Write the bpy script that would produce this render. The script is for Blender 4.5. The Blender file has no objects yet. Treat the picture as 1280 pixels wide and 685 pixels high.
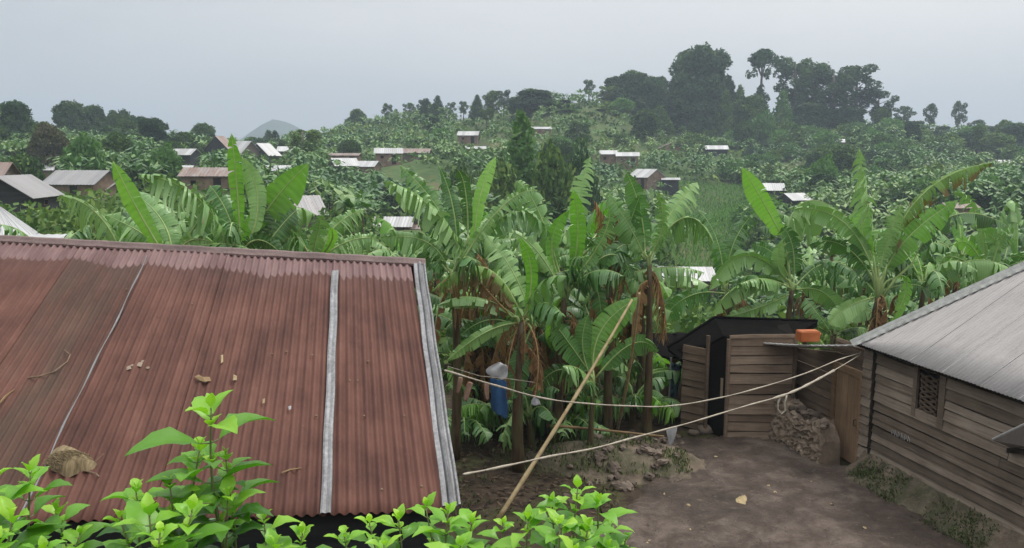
import bpy, math, random
import numpy as np
from mathutils import Vector, Matrix
R = math.radians
random.seed(7); rng = np.random.default_rng(7)
scene = bpy.context.scene
COL = scene.collection
Z_ = Vector((0, 0, 1)); Y_ = Vector((0, 1, 0)); F = 1005.0; CAMZ = 6.0; PITCH = math.atan(142/1005)
cp, sp = math.cos(PITCH), math.sin(PITCH)
CAM = Vector((0, 0, CAMZ))
FW = Vector((0, cp, -sp)); UP = Vector((0, sp, cp)); RT = Vector((1, 0, 0))
def ray(px, py): return FW*F + RT*(px-640) + UP*(342.5-py)
def P(px, py, Y):
    d = ray(px, py); return CAM + d*(Y/d.y)
def Pz(px, py, z=0.0):
    d = ray(px, py); return CAM + d*((z-CAMZ)/d.z)
def Ppl(px, py, o, n):
    d = ray(px, py); return CAM + d*((o-CAM).dot(n)/d.dot(n))
def smooth(t): t = min(1, max(0, t)); return t*t*(3-2*t)

# ------------------------------------------------------------------ materials
def newmat(name):
    m = bpy.data.materials.new(name); m.use_nodes = True
    nt = m.node_tree; b = nt.nodes['Principled BSDF']
    return m, nt, b
def N(nt, t, **kw):
    n = nt.nodes.new(t)
    for k, v in kw.items():
        if k in n.inputs: n.inputs[k].default_value = v
        else: setattr(n, k, v)
    return n
def ramp(nt, fac, stops, interp='LINEAR'):
    r = nt.nodes.new('ShaderNodeValToRGB'); cr = r.color_ramp; cr.interpolation = interp
    while len(cr.elements) < len(stops): cr.elements.new(0.5)
    for e, (p, c) in zip(cr.elements, stops):
        e.position = p; e.color = (*c, 1) if len(c) == 3 else c
    nt.links.new(fac, r.inputs[0]); return r.outputs[0]
def mixc(nt, fac, a, b, mode='MIX'):
    m = nt.nodes.new('ShaderNodeMix'); m.data_type = 'RGBA'; m.blend_type = mode
    for i, v in ((0, fac), (6, a), (7, b)):
        if hasattr(v, 'is_linked') or hasattr(v, 'node'): nt.links.new(v, m.inputs[i])
        else: m.inputs[i].default_value = v if not isinstance(v, tuple) else ((*v, 1) if len(v) == 3 else v)
    return m.outputs[2]
def mth(nt, op, a, b=None, clamp=False):
    m = nt.nodes.new('ShaderNodeMath'); m.operation = op; m.use_clamp = clamp
    for i, v in ((0, a), (1, b)):
        if v is None: continue
        if isinstance(v, (int, float)): m.inputs[i].default_value = v
        else: nt.links.new(v, m.inputs[i])
    return m.outputs[0]
def noise(nt, vec, scale, detail=4, rough=.55, dist=0, sc3=None):
    n = N(nt, 'ShaderNodeTexNoise', Scale=scale, Detail=detail, Roughness=rough, Distortion=dist)
    if sc3:
        mp = nt.nodes.new('ShaderNodeMapping'); mp.inputs['Scale'].default_value = sc3
        nt.links.new(vec, mp.inputs[0]); vec = mp.outputs[0]
    nt.links.new(vec, n.inputs['Vector']); return n.outputs['Fac']
def bump(nt, b, h, strength=.3, dist=.01):
    n = N(nt, 'ShaderNodeBump', Strength=strength, Distance=dist)
    nt.links.new(h, n.inputs['Height']); nt.links.new(n.outputs[0], b.inputs['Normal'])
def coord(nt, which='Object'):
    return nt.nodes.new('ShaderNodeTexCoord').outputs[which]

def mat_leaf(name, c1, c2, c3, trans=.35, rough=.5, vein=0.0, edge=None, vary=.25, spec=.4):
    """foliage: colour from per-face tint attribute + noise; part of the light passes through"""
    m, nt, b = newmat(name)
    at = N(nt, 'ShaderNodeAttribute', attribute_name='tint')
    oi = nt.nodes.new('ShaderNodeObjectInfo')
    co = coord(nt)
    n = noise(nt, co, 1.3, 3)
    f = mth(nt, 'ADD', mth(nt, 'MULTIPLY', at.outputs['Fac'], .75), mth(nt, 'MULTIPLY', n, .25))
    f = mth(nt, 'ADD', f, mth(nt, 'MULTIPLY', mth(nt, 'SUBTRACT', oi.outputs['Random'], .5), vary), True)
    col = ramp(nt, f, [(.08, c1), (.5, c2), (.92, c3)])
    uv = nt.nodes.new('ShaderNodeUVMap').outputs[0]
    sx = nt.nodes.new('ShaderNodeSeparateXYZ'); nt.links.new(uv, sx.inputs[0])
    if vein:
        # fine parallel side veins running out from the midrib
        v = mth(nt, 'SINE', mth(nt, 'MULTIPLY', sx.outputs[1], vein))
        v2 = noise(nt, uv, 1.0, 3, .6, 0, (2, vein*.35, 1))
        vv = mth(nt, 'ADD', mth(nt, 'MULTIPLY', v, .25), v2)
        col = mixc(nt, mth(nt, 'MULTIPLY', vv, .28, True), col, tuple(x*1.4 for x in c3))
        bump(nt, b, vv, .25, .012)
    if edge:
        au = mth(nt, 'ABSOLUTE', sx.outputs[0])
        en = noise(nt, uv, 3.0, 5, .7, 0, (1, 7, 1))
        ef = mth(nt, 'ADD', au, mth(nt, 'MULTIPLY', mth(nt, 'SUBTRACT', en, .5), 1.6))
        ef = mth(nt, 'SUBTRACT', ef, edge-.5); er = ramp(nt, ef, [(.5, (0, 0, 0)), (.62, (1, 1, 1))])
        col = mixc(nt, er, col, (.17, .115, .045))
    nt.links.new(col, b.inputs['Base Color'])
    b.inputs['Roughness'].default_value = rough
    b.inputs['Specular IOR Level'].default_value = spec
    if trans:
        tr = nt.nodes.new('ShaderNodeBsdfTranslucent')
        tc = mixc(nt, 1.0, col, (1.0, 1.25, .5), 'MULTIPLY')
        nt.links.new(tc, tr.inputs[0])
        ms = nt.nodes.new('ShaderNodeMixShader'); ms.inputs[0].default_value = trans
        nt.links.new(b.outputs[0], ms.inputs[1]); nt.links.new(tr.outputs[0], ms.inputs[2])
        nt.links.new(ms.outputs[0], nt.nodes['Material Output'].inputs[0])
    return m
def mat_noise(name, stops, scale=2.0, rough=.9, sc3=None, detail=6, bmp=.3, bd=.02, which='Object', metal=0, tint=0, spec=.3):
    m, nt, b = newmat(name); co = coord(nt, which)
    n = noise(nt, co, scale, detail, .6, 0, sc3)
    if tint:
        at = N(nt, 'ShaderNodeAttribute', attribute_name='tint')
        n2 = mth(nt, 'ADD', mth(nt, 'MULTIPLY', n, 1-tint), mth(nt, 'MULTIPLY', at.outputs['Fac'], tint))
    else: n2 = n
    nt.links.new(ramp(nt, n2, stops), b.inputs['Base Color'])
    b.inputs['Roughness'].default_value = rough; b.inputs['Metallic'].default_value = metal
    b.inputs['Specular IOR Level'].default_value = spec
    if bmp: bump(nt, b, n, bmp, bd)
    return m
M = {}
M['banana'] = mat_leaf('banana_leaf', (.010, .042, .012), (.050, .160, .034), (.25, .42, .14), .17, .34, vein=90, vary=.1, spec=.6, edge=1.02)  # dark and pale ends spread wide to put light contrast into leaf colour
M['banana_young'] = mat_leaf('banana_leaf_young', (.08, .22, .022), (.15, .35, .04), (.25, .46, .09), .35, .4, vein=60, vary=.1, spec=.5)
M['banana_edge'] = mat_leaf('banana_leaf_browning', (.06, .14, .03), (.12, .24, .05), (.20, .32, .07), .3, .5, vein=60, edge=.62, vary=.1)
M['banana_dry'] = mat_leaf('banana_leaf_dry', (.07, .038, .02), (.17, .095, .045), (.33, .20, .095), .2, .85, vein=50, vary=.1, spec=.1)
M['banana_far'] = mat_leaf('banana_leaf_far', (.018, .058, .020), (.09, .20, .055), (.24, .34, .11), .16, .45, vary=.3, spec=.5)
M['tree'] = mat_leaf('tree_foliage', (.018, .045, .024), (.050, .105, .045), (.12, .19, .07), .2, .7, vary=.3, spec=.2)
M['tree_mid'] = mat_leaf('tree_foliage_mid', (.020, .052, .014), (.080, .155, .036), (.21, .30, .075), .15, .65, vary=.3, spec=.2)
M['tree_light'] = mat_leaf('tree_foliage_light', (.06, .13, .035), (.10, .21, .055), (.17, .30, .085), .3, .6, vary=.25, spec=.2)
M['tree_brown'] = mat_leaf('tree_foliage_brown', (.05, .055, .03), (.09, .09, .045), (.14, .13, .06), .2, .7, vary=.2, spec=.2)
M['bark'] = mat_noise('bark', [(.3, (.09, .075, .06)), (.7, (.22, .19, .16))], 3, sc3=(3, 3, .6))
M['stem_banana'] = mat_noise('banana_pseudostem', [(.3, (.025, .016, .010)), (.5, (.085, .058, .03)), (.72, (.09, .12, .04))], 2.2, .6, sc3=(4, 4, .7), bmp=.5)
M['rib'] = mat_noise('leaf_midrib', [(.3, (.22, .33, .10)), (.7, (.38, .48, .19))], 3, .5, bmp=0)
M['rib_dry'] = mat_noise('leaf_midrib_dry', [(.3, (.20, .12, .05)), (.7, (.42, .28, .13))], 3, .8, bmp=0)

# timber
def mat_wood(name, cd, cm, cl, rough=.85):
    m, nt, b = newmat(name)
    at = N(nt, 'ShaderNodeAttribute', attribute_name='tint')
    uv = nt.nodes.new('ShaderNodeUVMap').outputs[0]
    g = noise(nt, uv, 1.0, 7, .65, .3, (1.6, 32, 1))
    st = noise(nt, coord(nt), 1.1, 4, .6)
    f = mth(nt, 'ADD', mth(nt, 'MULTIPLY', g, .5), mth(nt, 'MULTIPLY', at.outputs['Fac'], .35))
    f = mth(nt, 'ADD', f, mth(nt, 'MULTIPLY', mth(nt, 'SUBTRACT', st, .4), .55), True)
    nt.links.new(ramp(nt, f, [(.15, cd), (.5, cm), (.85, cl)]), b.inputs['Base Color'])
    b.inputs['Roughness'].default_value = rough; b.inputs['Specular IOR Level'].default_value = .08
    bump(nt, b, g, .6, .01); return m
M['plank'] = mat_wood('weathered_plank', (.045, .034, .026), (.175, .137, .105), (.40, .335, .27))
M['plank_warm'] = mat_wood('brown_plank', (.05, .035, .025), (.165, .120, .087), (.36, .28, .21))
M['door_wood'] = mat_wood('door_timber', (.11, .07, .04), (.28, .185, .115), (.42, .30, .20))
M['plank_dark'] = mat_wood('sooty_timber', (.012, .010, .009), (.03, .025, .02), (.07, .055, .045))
M['soot'] = mat_noise('soot_black', [(.3, (.006, .006, .006)), (.7, (.02, .018, .016))], 4, .95, bmp=.2, spec=.1)
M['soot_roof'] = mat_noise('blackened_roofing', [(.3, (.004, .004, .004)), (.75, (.013, .011, .010))], 3, 1.0, bmp=.3, spec=.02)
M['rope'] = mat_noise('rope_fibre', [(.3, (.25, .22, .17)), (.7, (.48, .43, .35))], 25, .9, bmp=.4, bd=.005)
M['bamboo'] = mat_noise('dry_cane', [(.3, (.27, .20, .10)), (.7, (.47, .37, .21))], 4, .6, sc3=(2, 2, 2), bmp=.2)
M['cane_brown'] = mat_noise('brown_cane', [(.3, (.12, .075, .035)), (.7, (.28, .19, .095))], 4, .7, bmp=.2)
M['cane_mid'] = mat_noise('weathered_cane', [(.3, (.20, .14, .07)), (.7, (.38, .28, .16))], 4, .7, bmp=.2)
M['orange'] = mat_noise('orange_plastic', [(.3, (.33, .09, .028)), (.7, (.45, .14, .045))], 3, .45, bmp=0)
M['white_cloth'] = mat_noise('white_cloth', [(.3, (.26, .26, .27)), (.7, (.50, .50, .50))], 5, .95, bmp=.2)
M['blue_cloth'] = mat_noise('blue_cloth', [(.3, (.015, .05, .12)), (.7, (.04, .11, .24))], 5, .95, bmp=.2)
M['tan_cloth'] = mat_noise('tan_cloth', [(.3, (.22, .13, .09)), (.7, (.42, .27, .2))], 5, .95, bmp=.2)
M['stone'] = mat_noise('field_stone', [(.25, (.055, .042, .032)), (.75, (.19, .15, .12))], 5, .95, bmp=.6, tint=.4)
M['mud'] = mat_noise('mud_plaster', [(.25, (.08, .06, .042)), (.5, (.20, .155, .115)), (.8, (.34, .275, .21))], 2.6, .95, detail=9, bmp=.8, bd=.05)
M['twig'] = mat_noise('twig', [(.3, (.12, .08, .05)), (.7, (.26, .19, .13))], 9, .9)
M['thatch'] = mat_noise('dry_thatch', [(.3, (.10, .075, .04)), (.7, (.30, .23, .13))], 6, .95, sc3=(8, 1, 1), bmp=.6)
M['weed'] = mat_leaf('weed_leaf', (.03, .05, .015), (.07, .10, .028), (.17, .19, .06), .25, .7, vary=.2)
M['grassgreen'] = mat_leaf('grass_blades', (.05, .12, .02), (.10, .22, .04), (.18, .34, .07), .3, .7, vary=.2)
M['litter'] = mat_leaf('dry_leaf_litter', (.02, .013, .008), (.06, .04, .025), (.14, .10, .06), .1, .9, vary=.2)
M['mud_wall'] = mat_noise('mud_brick_wall', [(.3, (.13, .085, .06)), (.7, (.26, .185, .14))], 1.2, .95, bmp=.2)
M['wall_timber'] = mat_noise('old_boards', [(.3, (.07, .055, .045)), (.7, (.19, .15, .12))], 1.5, .95, sc3=(.4, .4, 5), bmp=.2)
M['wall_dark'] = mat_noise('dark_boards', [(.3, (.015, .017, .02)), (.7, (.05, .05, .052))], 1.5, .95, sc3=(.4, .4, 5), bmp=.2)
M['hole'] = mat_noise('dark_interior', [(.3, (.008, .007, .006)), (.7, (.016, .014, .012))], 2, .95, bmp=0, spec=.05)  # near-black tone stands in for the shade inside rooms

def mat_sheet(name, c1, c2, rust=(.20, .10, .06), rustamt=.35, rough=.5, metal=.3):
    """far corrugated roof: sheets differ in tone, rust blotches"""
    m, nt, b = newmat(name); uv = nt.nodes.new('ShaderNodeUVMap').outputs[0]
    sx = nt.nodes.new('ShaderNodeSeparateXYZ'); nt.links.new(uv, sx.inputs[0])
    cell = mth(nt, 'FLOOR', mth(nt, 'MULTIPLY', sx.outputs[0], 1.25))
    wn = N(nt, 'ShaderNodeTexWhiteNoise', noise_dimensions='1D'); nt.links.new(cell, wn.inputs['W'])
    col = mixc(nt, wn.outputs[0], c1, c2)
    rn = noise(nt, uv, .8, 6, .65, 0, (2.2, .7, 1))
    rf = mth(nt, 'MULTIPLY', mth(nt, 'SUBTRACT', rn, .62-rustamt*.35), 4, True)
    col = mixc(nt, rf, col, rust)
    s = mth(nt, 'SINE', mth(nt, 'MULTIPLY', sx.outputs[0], 40))
    nt.links.new(col, b.inputs['Base Color']); b.inputs['Roughness'].default_value = rough; b.inputs['Metallic'].default_value = metal
    bump(nt, b, s, .4, .02); return m
M['roof_pale'] = mat_sheet('pale_iron_sheets', (.50, .50, .50), (.34, .335, .33), rustamt=.05)
M['roof_bright'] = mat_sheet('bright_iron_sheets', (.52, .52, .52), (.38, .38, .385), rustamt=0)
M['roof_rusty'] = mat_sheet('rusty_iron_sheets', (.30, .26, .24), (.20, .15, .13), rustamt=.5)
M['roof_grey'] = mat_sheet('grey_iron_sheets', (.24, .235, .235), (.31, .30, .30), rustamt=.1)

# big painted red-brown roof
def mat_redroof(weather):
    m, nt, b = newmat('red_brown_roof_paint'+('_worn' if weather else ''))
    uv = nt.nodes.new('ShaderNodeUVMap').outputs[0]          # u = metres along ridge, v = metres below ridge
    sx = nt.nodes.new('ShaderNodeSeparateXYZ'); nt.links.new(uv, sx.inputs[0])
    big = noise(nt, uv, 1.1, 5, .6)
    streak = noise(nt, uv, 1.0, 5, .6, .2, (5, .7, 1))
    fine = noise(nt, uv, 26, 5, .7)
    col = ramp(nt, mth(nt, 'ADD', mth(nt, 'MULTIPLY', big, .5), mth(nt, 'MULTIPLY', streak, .5)),
               [(.3, (.038, .020, .016)), (.45, (.092, .042, .032)), (.58, (.138, .064, .048)), (.75, (.20, .110, .085))])
    if weather:
        g = noise(nt, uv, .9, 5, .6, 0, (2.5, .6, 1))
        col = mixc(nt, mth(nt, 'MULTIPLY', mth(nt, 'SUBTRACT', g, .36), 2.6, True), col, (.062, .047, .034))
    # old rust and grime spots
    sp2 = noise(nt, uv, 2.3, 7, .75, .6, (1.6, .8, 1))
    col = mixc(nt, mth(nt, 'MULTIPLY', mth(nt, 'SUBTRACT', sp2, .6), 5, True), col, (.05, .028, .02))
    col = mixc(nt, mth(nt, 'MULTIPLY', mth(nt, 'SUBTRACT', fine, .6), 2.0, True), col, (.26, .17, .14))
    # bare strip left unpainted below the ridge cap with a scalloped edge
    sc = mth(nt, 'ABSOLUTE', mth(nt, 'SINE', mth(nt, 'MULTIPLY', sx.outputs[0], math.pi/.0826)))
    ln = noise(nt, uv, 1.0, 3, .5, 0, (1.3, .01, 1))
    ln2 = noise(nt, uv, 1.0, 4, .6, 0, (7, .01, 1)); lim = mth(nt, 'ADD', mth(nt, 'MULTIPLY', mth(nt, 'MULTIPLY', sc, ln2), .2), mth(nt, 'ADD', mth(nt, 'MULTIPLY', ln, .75), .06))
    bf = mth(nt, 'MULTIPLY', mth(nt, 'SUBTRACT', lim, sx.outputs[1]), 30, True)
    bare = ramp(nt, streak, [(.35, (.13, .078, .075)), (.65, (.23, .150, .145))])
    # dirty run-off just under the strip
    dk = mth(nt, 'MULTIPLY', mth(nt, 'SUBTRACT', mth(nt, 'ADD', lim, mth(nt, 'MULTIPLY', streak, 1.3)), sx.outputs[1]), 1.2, True)
    col = mixc(nt, mth(nt, 'MULTIPLY', dk, .5), col, (.085, .05, .045))
    col = mixc(nt, bf, col, bare)
    nt.links.new(col, b.inputs['Base Color'])
    b.inputs['Roughness'].default_value = .7; b.inputs['Specular IOR Level'].default_value = .15
    bump(nt, b, fine, .12, .004); return m
M['red'] = mat_redroof(False); M['red_worn'] = mat_redroof(True)
def mat_galv(name, c1, c2, c3, rough=.5, metal=.4):
    m, nt, b = newmat(name)
    uv = nt.nodes.new('ShaderNodeUVMap').outputs[0]
    a = noise(nt, uv, 1.0, 6, .7, .3, (6, 1.1, 1)); f = noise(nt, uv, 22, 5, .7)
    col = ramp(nt, mth(nt, 'ADD', mth(nt, 'MULTIPLY', a, .65), mth(nt, 'MULTIPLY', f, .35)), [(.33, c1), (.5, c2), (.66, c3)])
    nt.links.new(col, b.inputs['Base Color']); b.inputs['Roughness'].default_value = rough; b.inputs['Metallic'].default_value = metal
    bump(nt, b, f, .15, .004); return m
M['galv'] = mat_galv('galvanised_strip', (.06, .055, .05), (.20, .20, .205), (.38, .38, .385))
M['hut_roof'] = mat_galv('aged_zinc', (.25, .235, .225), (.32, .30, .29), (.37, .35, .335), .7, .1)
M['hut_cap'] = mat_galv('aged_zinc_cap', (.13, .13, .12), (.24, .245, .23), (.30, .31, .29), .6, .2)
M['thin_metal'] = mat_galv('pale_metal_edge', (.25, .24, .23), (.42, .41, .40), (.52, .51, .50), .5, .2)
M['ridge_cap'] = mat_galv('rusty_ridge_cap', (.07, .045, .042), (.15, .10, .09), (.22, .155, .145), .6, .1)

# ------------------------------------------------------------------ object helpers
def link(o, parent=None):
    COL.objects.link(o)
    if parent is not None: o.parent = parent
    return o
def tag(o, label=None, cat=None, group=None, kind=None):
    if label: o['label'] = label
    if cat: o['category'] = cat
    if group: o['group'] = group
    if kind: o['kind'] = kind
    return o
def empty(name, loc=(0, 0, 0), rz=0, label=None, cat=None, group=None):
    o = bpy.data.objects.new(name, None); o.location = loc; o.rotation_euler = (0, 0, rz); o.empty_display_size = .2
    COL.objects.link(o); return tag(o, label, cat, group)
class MB:
    def __init__(s): s.v = []; s.f = []; s.uv = []; s.t = []; s.mi = []; s.sm = True
    def add(s, verts, faces, uvs=None, tint=.5, mi=0):
        n = len(s.v); s.v += [tuple(v) for v in verts]
        for k, f in enumerate(faces):
            s.f.append(tuple(i+n for i in f))
            s.uv.append([tuple(uvs[i]) for i in f] if uvs is not None else [(verts[i][0], verts[i][2]) for i in f])
            s.t.append(tint[k] if isinstance(tint, (list, np.ndarray)) else tint); s.mi.append(mi)
    def box(s, o, ax, ay, az, tint=.5, mi=0, jit=0):
        """box from corner o along three edge vectors; u runs along ax"""
        o, ax, ay, az = map(Vector, (o, ax, ay, az))
        vs = [o+ax*i+ay*j+az*k for k in (0, 1) for j in (0, 1) for i in (0, 1)]
        if jit: vs = [v+Vector([random.uniform(-jit, jit) for _ in range(3)]) for v in vs]
        L, W, H = ax.length, ay.length, az.length; r = random.uniform(0, 9)
        uv = [(i*L+r, k*H+j*W+r*1.7) for k in (0, 1) for j in (0, 1) for i in (0, 1)]
        fs = [(0, 2, 3, 1), (4, 5, 7, 6), (0, 1, 5, 4), (2, 6, 7, 3), (0, 4, 6, 2), (1, 3, 7, 5)]
        if ax.cross(ay).dot(az) < 0: fs = [tuple(reversed(f)) for f in fs]
        s.add(vs, fs, uv, tint, mi)
    def tube(s, pts, rad, n=7, tint=.5, mi=0, cap=True):
        pts = [Vector(p) for p in pts]; m = len(pts)
        rad = rad if isinstance(rad, (list, tuple)) else [rad]*m
        vs, fs, uv = [], [], []
        a = None; L = 0
        for i, p in enumerate(pts):
            t = (pts[min(i+1, m-1)]-pts[max(i-1, 0)]).normalized()
            if a is None: a = t.orthogonal().normalized()
            a = (a-t*a.dot(t)).normalized(); b = t.cross(a)
            if i: L += (p-pts[i-1]).length
            for k in range(n):
                an = 2*math.pi*k/n; vs.append(p+(a*math.cos(an)+b*math.sin(an))*rad[i]); uv.append((k/n*.3, L))
        for i in range(m-1):
            for k in range(n):
                k2 = (k+1) % n; fs.append((i*n+k, i*n+k2, (i+1)*n+k2, (i+1)*n+k))
        if cap: fs.append(tuple(range(n-1, -1, -1))); fs.append(tuple((m-1)*n+k for k in range(n)))
        s.add(vs, fs, uv, tint, mi)
    def blob(s, c, r, seed=0, tint=.5, mi=0, rough=.25, nu=8, nv=5):
        c = Vector(c); r = Vector(r) if hasattr(r, '__len__') else Vector((r, r, r)); rr = random.Random(seed)
        vs = [c+Vector((0, 0, -r.z))]; 
        for j in range(1, nv):
            ph = math.pi*j/nv-math.pi/2
            for i in range(nu):
                th = 2*math.pi*(i+.5*(j % 2))/nu; k = 1+rr.uniform(-rough, rough)
                vs.append(c+Vector((math.cos(th)*math.cos(ph)*r.x*k, math.sin(th)*math.cos(ph)*r.y*k, math.sin(ph)*r.z*k)))
        vs.append(c+Vector((0, 0, r.z))); fs = []
        for i in range(nu): fs.append((0, 1+(i+1) % nu, 1+i))
        for j in range(nv-2):
            for i in range(nu):
                a = 1+j*nu+i; b = 1+j*nu+(i+1) % nu; fs.append((a, b, b+nu, a+nu))
        T = len(vs)-1
        for i in range(nu): fs.append((T, 1+(nv-2)*nu+i, 1+(nv-2)*nu+(i+1) % nu))
        s.add(vs, fs, None, tint, mi)
    def mesh(s, name, mats, smooth=False):
        me = bpy.data.meshes.new(name); me.from_pydata(s.v, [], s.f)
        u = me.uv_layers.new(name='UVMap'); u.data.foreach_set('uv', np.array([c for f in s.uv for p in f for c in p[:2]], dtype=np.float32))
        a = me.attributes.new('tint', 'FLOAT', 'FACE'); a.data.foreach_set('value', np.array(s.t, dtype=np.float32))
        for m in (mats if isinstance(mats, (list, tuple)) else [mats]): me.materials.append(m)
        me.polygons.foreach_set('material_index', s.mi)
        me.polygons.foreach_set('use_smooth', [smooth]*len(s.f)); me.update(); return me
    def build(s, name, mats, parent=None, smooth=False):
        return link(bpy.data.objects.new(name, s.mesh(name, mats, smooth)), parent)
def quads_mesh(name, centers, ax, ay, tints, mats, parent=None):
    """many small leaf faces (diamond quads) given numpy centres and half axes"""
    n = len(centers); v = np.empty((n, 4, 3))
    v[:, 0] = centers-ax; v[:, 1] = centers-ay*1.0+ax*.1; v[:, 2] = centers+ax; v[:, 3] = centers+ay*1.0+ax*.1
    me = bpy.data.meshes.new(name)
    me.vertices.add(n*4); me.vertices.foreach_set('co', v.reshape(-1).astype(np.float32))
    me.loops.add(n*4); me.loops.foreach_set('vertex_index', np.arange(n*4, dtype=np.int32))
    me.polygons.add(n); me.polygons.foreach_set('loop_start', np.arange(0, n*4, 4, dtype=np.int32))
    me.uv_layers.new(name='UVMap')
    a = me.attributes.new('tint', 'FLOAT', 'FACE'); a.data.foreach_set('value', tints.astype(np.float32))
    for m in (mats if isinstance(mats, (list, tuple)) else [mats]): me.materials.append(m)
    me.update(calc_edges=True)
    if name.startswith('_'): return me
    return link(bpy.data.objects.new(name, me), parent)
def copy_thing(src, loc, rz=0, s=1.0, label=None, group=None, sz=None):
    r = src.copy(); COL.objects.link(r); r.location = loc; r.rotation_euler = (0, 0, rz); r.scale = (s, s, sz or s)
    if label: r['label'] = label
    if group: r['group'] = group
    elif 'group' in r and label: del r['group']
    for ch in list(src.children):
        c = ch.copy(); COL.objects.link(c); c.parent = r
        for g in list(ch.children):
            d = g.copy(); COL.objects.link(d); d.parent = c
    return r

# ------------------------------------------------------------------ terrain

def zc(py, Y): return P(640, py, Y).z
ctl = []
for px in (-900, -400, 0, 300, 640, 1000, 1300, 1800):
    ctl += [(px, 0.0, 14), (px, 0.0, 19), (px, -.8, 25)]
for px, py, Y in [(-600,240,60),(-600,205,140),(-600,185,240),(30,268,60),(110,249,90),(20,224,120),(160,262,70),(300,290,60),(240,212,140),(265,245,95),(300,198,190),(350,192,240),
    (375,285,75),(440,214,160),(487,207,170),(495,302,100),(590,187,200),(420,176,260),(480,160,265),(560,150,265),(650,143,265),(600,280,85),(700,300,80),(700,230,150),
    (770,212,200),(735,126,285),(800,150,280),(835,190,230),(870,175,270),(820,236,170),(850,262,160),(900,315,105),(857,372,80),(960,246,165),(895,194,230),(1000,168,285),
    (1008,262,130),(1050,184,230),(1150,170,310),(1280,182,310),(1260,207,230),(1200,300,100),(1150,240,170),(1500,190,300),(1500,220,180),(1800,200,250),(1800,260,100),(20,180,190),(150,192,210),(-200,182,210),(740,150,240),(1000,200,230),(640,160,235),(560,170,220)]:
    ctl.append((px, zc(py, Y), Y))
for px, py, Y in [(18,268,56.0),(-30,258,62.0),(106,249,86.0),(142,250,88.0),(52,222,118.0),(16,231,108.0),(233,209,140.0),(222,220,128.0),(264,241,92.0),(276,199,165.0),(304,200,168.0),(330,203,170.0),(361,196,178.0),(348,223,128.0),(379,284,78.0),(432,206,158.0),(430,213,150.0),(458,215,152.0),(486,204,160.0),(521,198,172.0),(586,180,205.0),(592,189,195.0),(494,300,98.0),(521,302,98.0),(676,167,215.0),(760,206,196.0),(784,208,194.0),(836,191,226.0),(895,193,226.0),(808,234,168.0),(838,234,166.0),(857,372,78.0),(962,244,152.0),(992,258,130.0),(1048,186,230.0),(1256,209,220.0),(1196,274,105.0)]: ctl.append((px, zc(py, Y), Y))
ctl += [(857, -2.9, 40), (857, -4.6, 50), (857, -6.3, 65)]
for px in (-900, -400, 0, 200, 400, 640, 900, 1200, 1500, 2000):
    ctl += [(px, -6 if px < 500 else 2, 420), (px, -14, 800), (px, -16, 1900)]
cx_ = np.array([[ (c[0]-640)/330.0, math.log(c[2])*2.2] for c in ctl]); cz_ = np.array([c[1] for c in ctl])
def U(d2): return d2*np.log(d2+1e-9)*.5
n_ = len(ctl); A_ = np.zeros((n_+3, n_+3)); D_ = ((cx_[:, None]-cx_[None])**2).sum(-1)
A_[:n_, :n_] = U(D_)+np.eye(n_)*.004; A_[:n_, n_] = 1; A_[:n_, n_+1:] = cx_; A_[n_, :n_] = 1; A_[n_+1:, :n_] = cx_.T
W_ = np.linalg.solve(A_, np.concatenate([cz_, np.zeros(3)]))
def hgt(x, y):
    x = np.atleast_1d(np.asarray(x, float)); y = np.atleast_1d(np.asarray(y, float))
    r = np.hypot(x, y); d = np.maximum(np.maximum(y, r*.45), 2.0)
    u = np.clip(x/np.maximum(y, r*.45+1e-6)*1005/330.0, -4.2, 4.2)
    q = np.stack([u, np.log(np.clip(d, 14, 1900))*2.2], -1)
    D = ((q[:, None]-cx_[None])**2).sum(-1)
    z = U(D)@W_[:n_]+W_[n_]+q@W_[n_+1:]
    z = np.where(d < 20, z*np.clip((d-17)/3, 0, 1), z)
    # gentle relief
    z += np.where(d > 30, (np.sin(x*.11+y*.05)+np.sin(y*.13-x*.04))*.35*np.clip((d-30)/60, 0, 1), 0)
    bank = 4.35*np.clip((5.0-y)/3.6, 0, 1)**1.0
    bank = np.where(y < 5.0, bank, 0)
    zz = z*np.clip(y/14, 0, 1)
    return np.where(y < 5, np.maximum(zz, bank), np.where(d < 60, zz, z))
def hz(x, y): return float(hgt(x, y)[0])
def ground(px, Y):
    X = (px-640)/1005*Y*1.0
    # horizontal position for pixel column px at the horizon
    d = ray(px, 200); k = Y/d.y; x = d.x*k
    return Vector((x, Y, hz(x, Y)))

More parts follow.
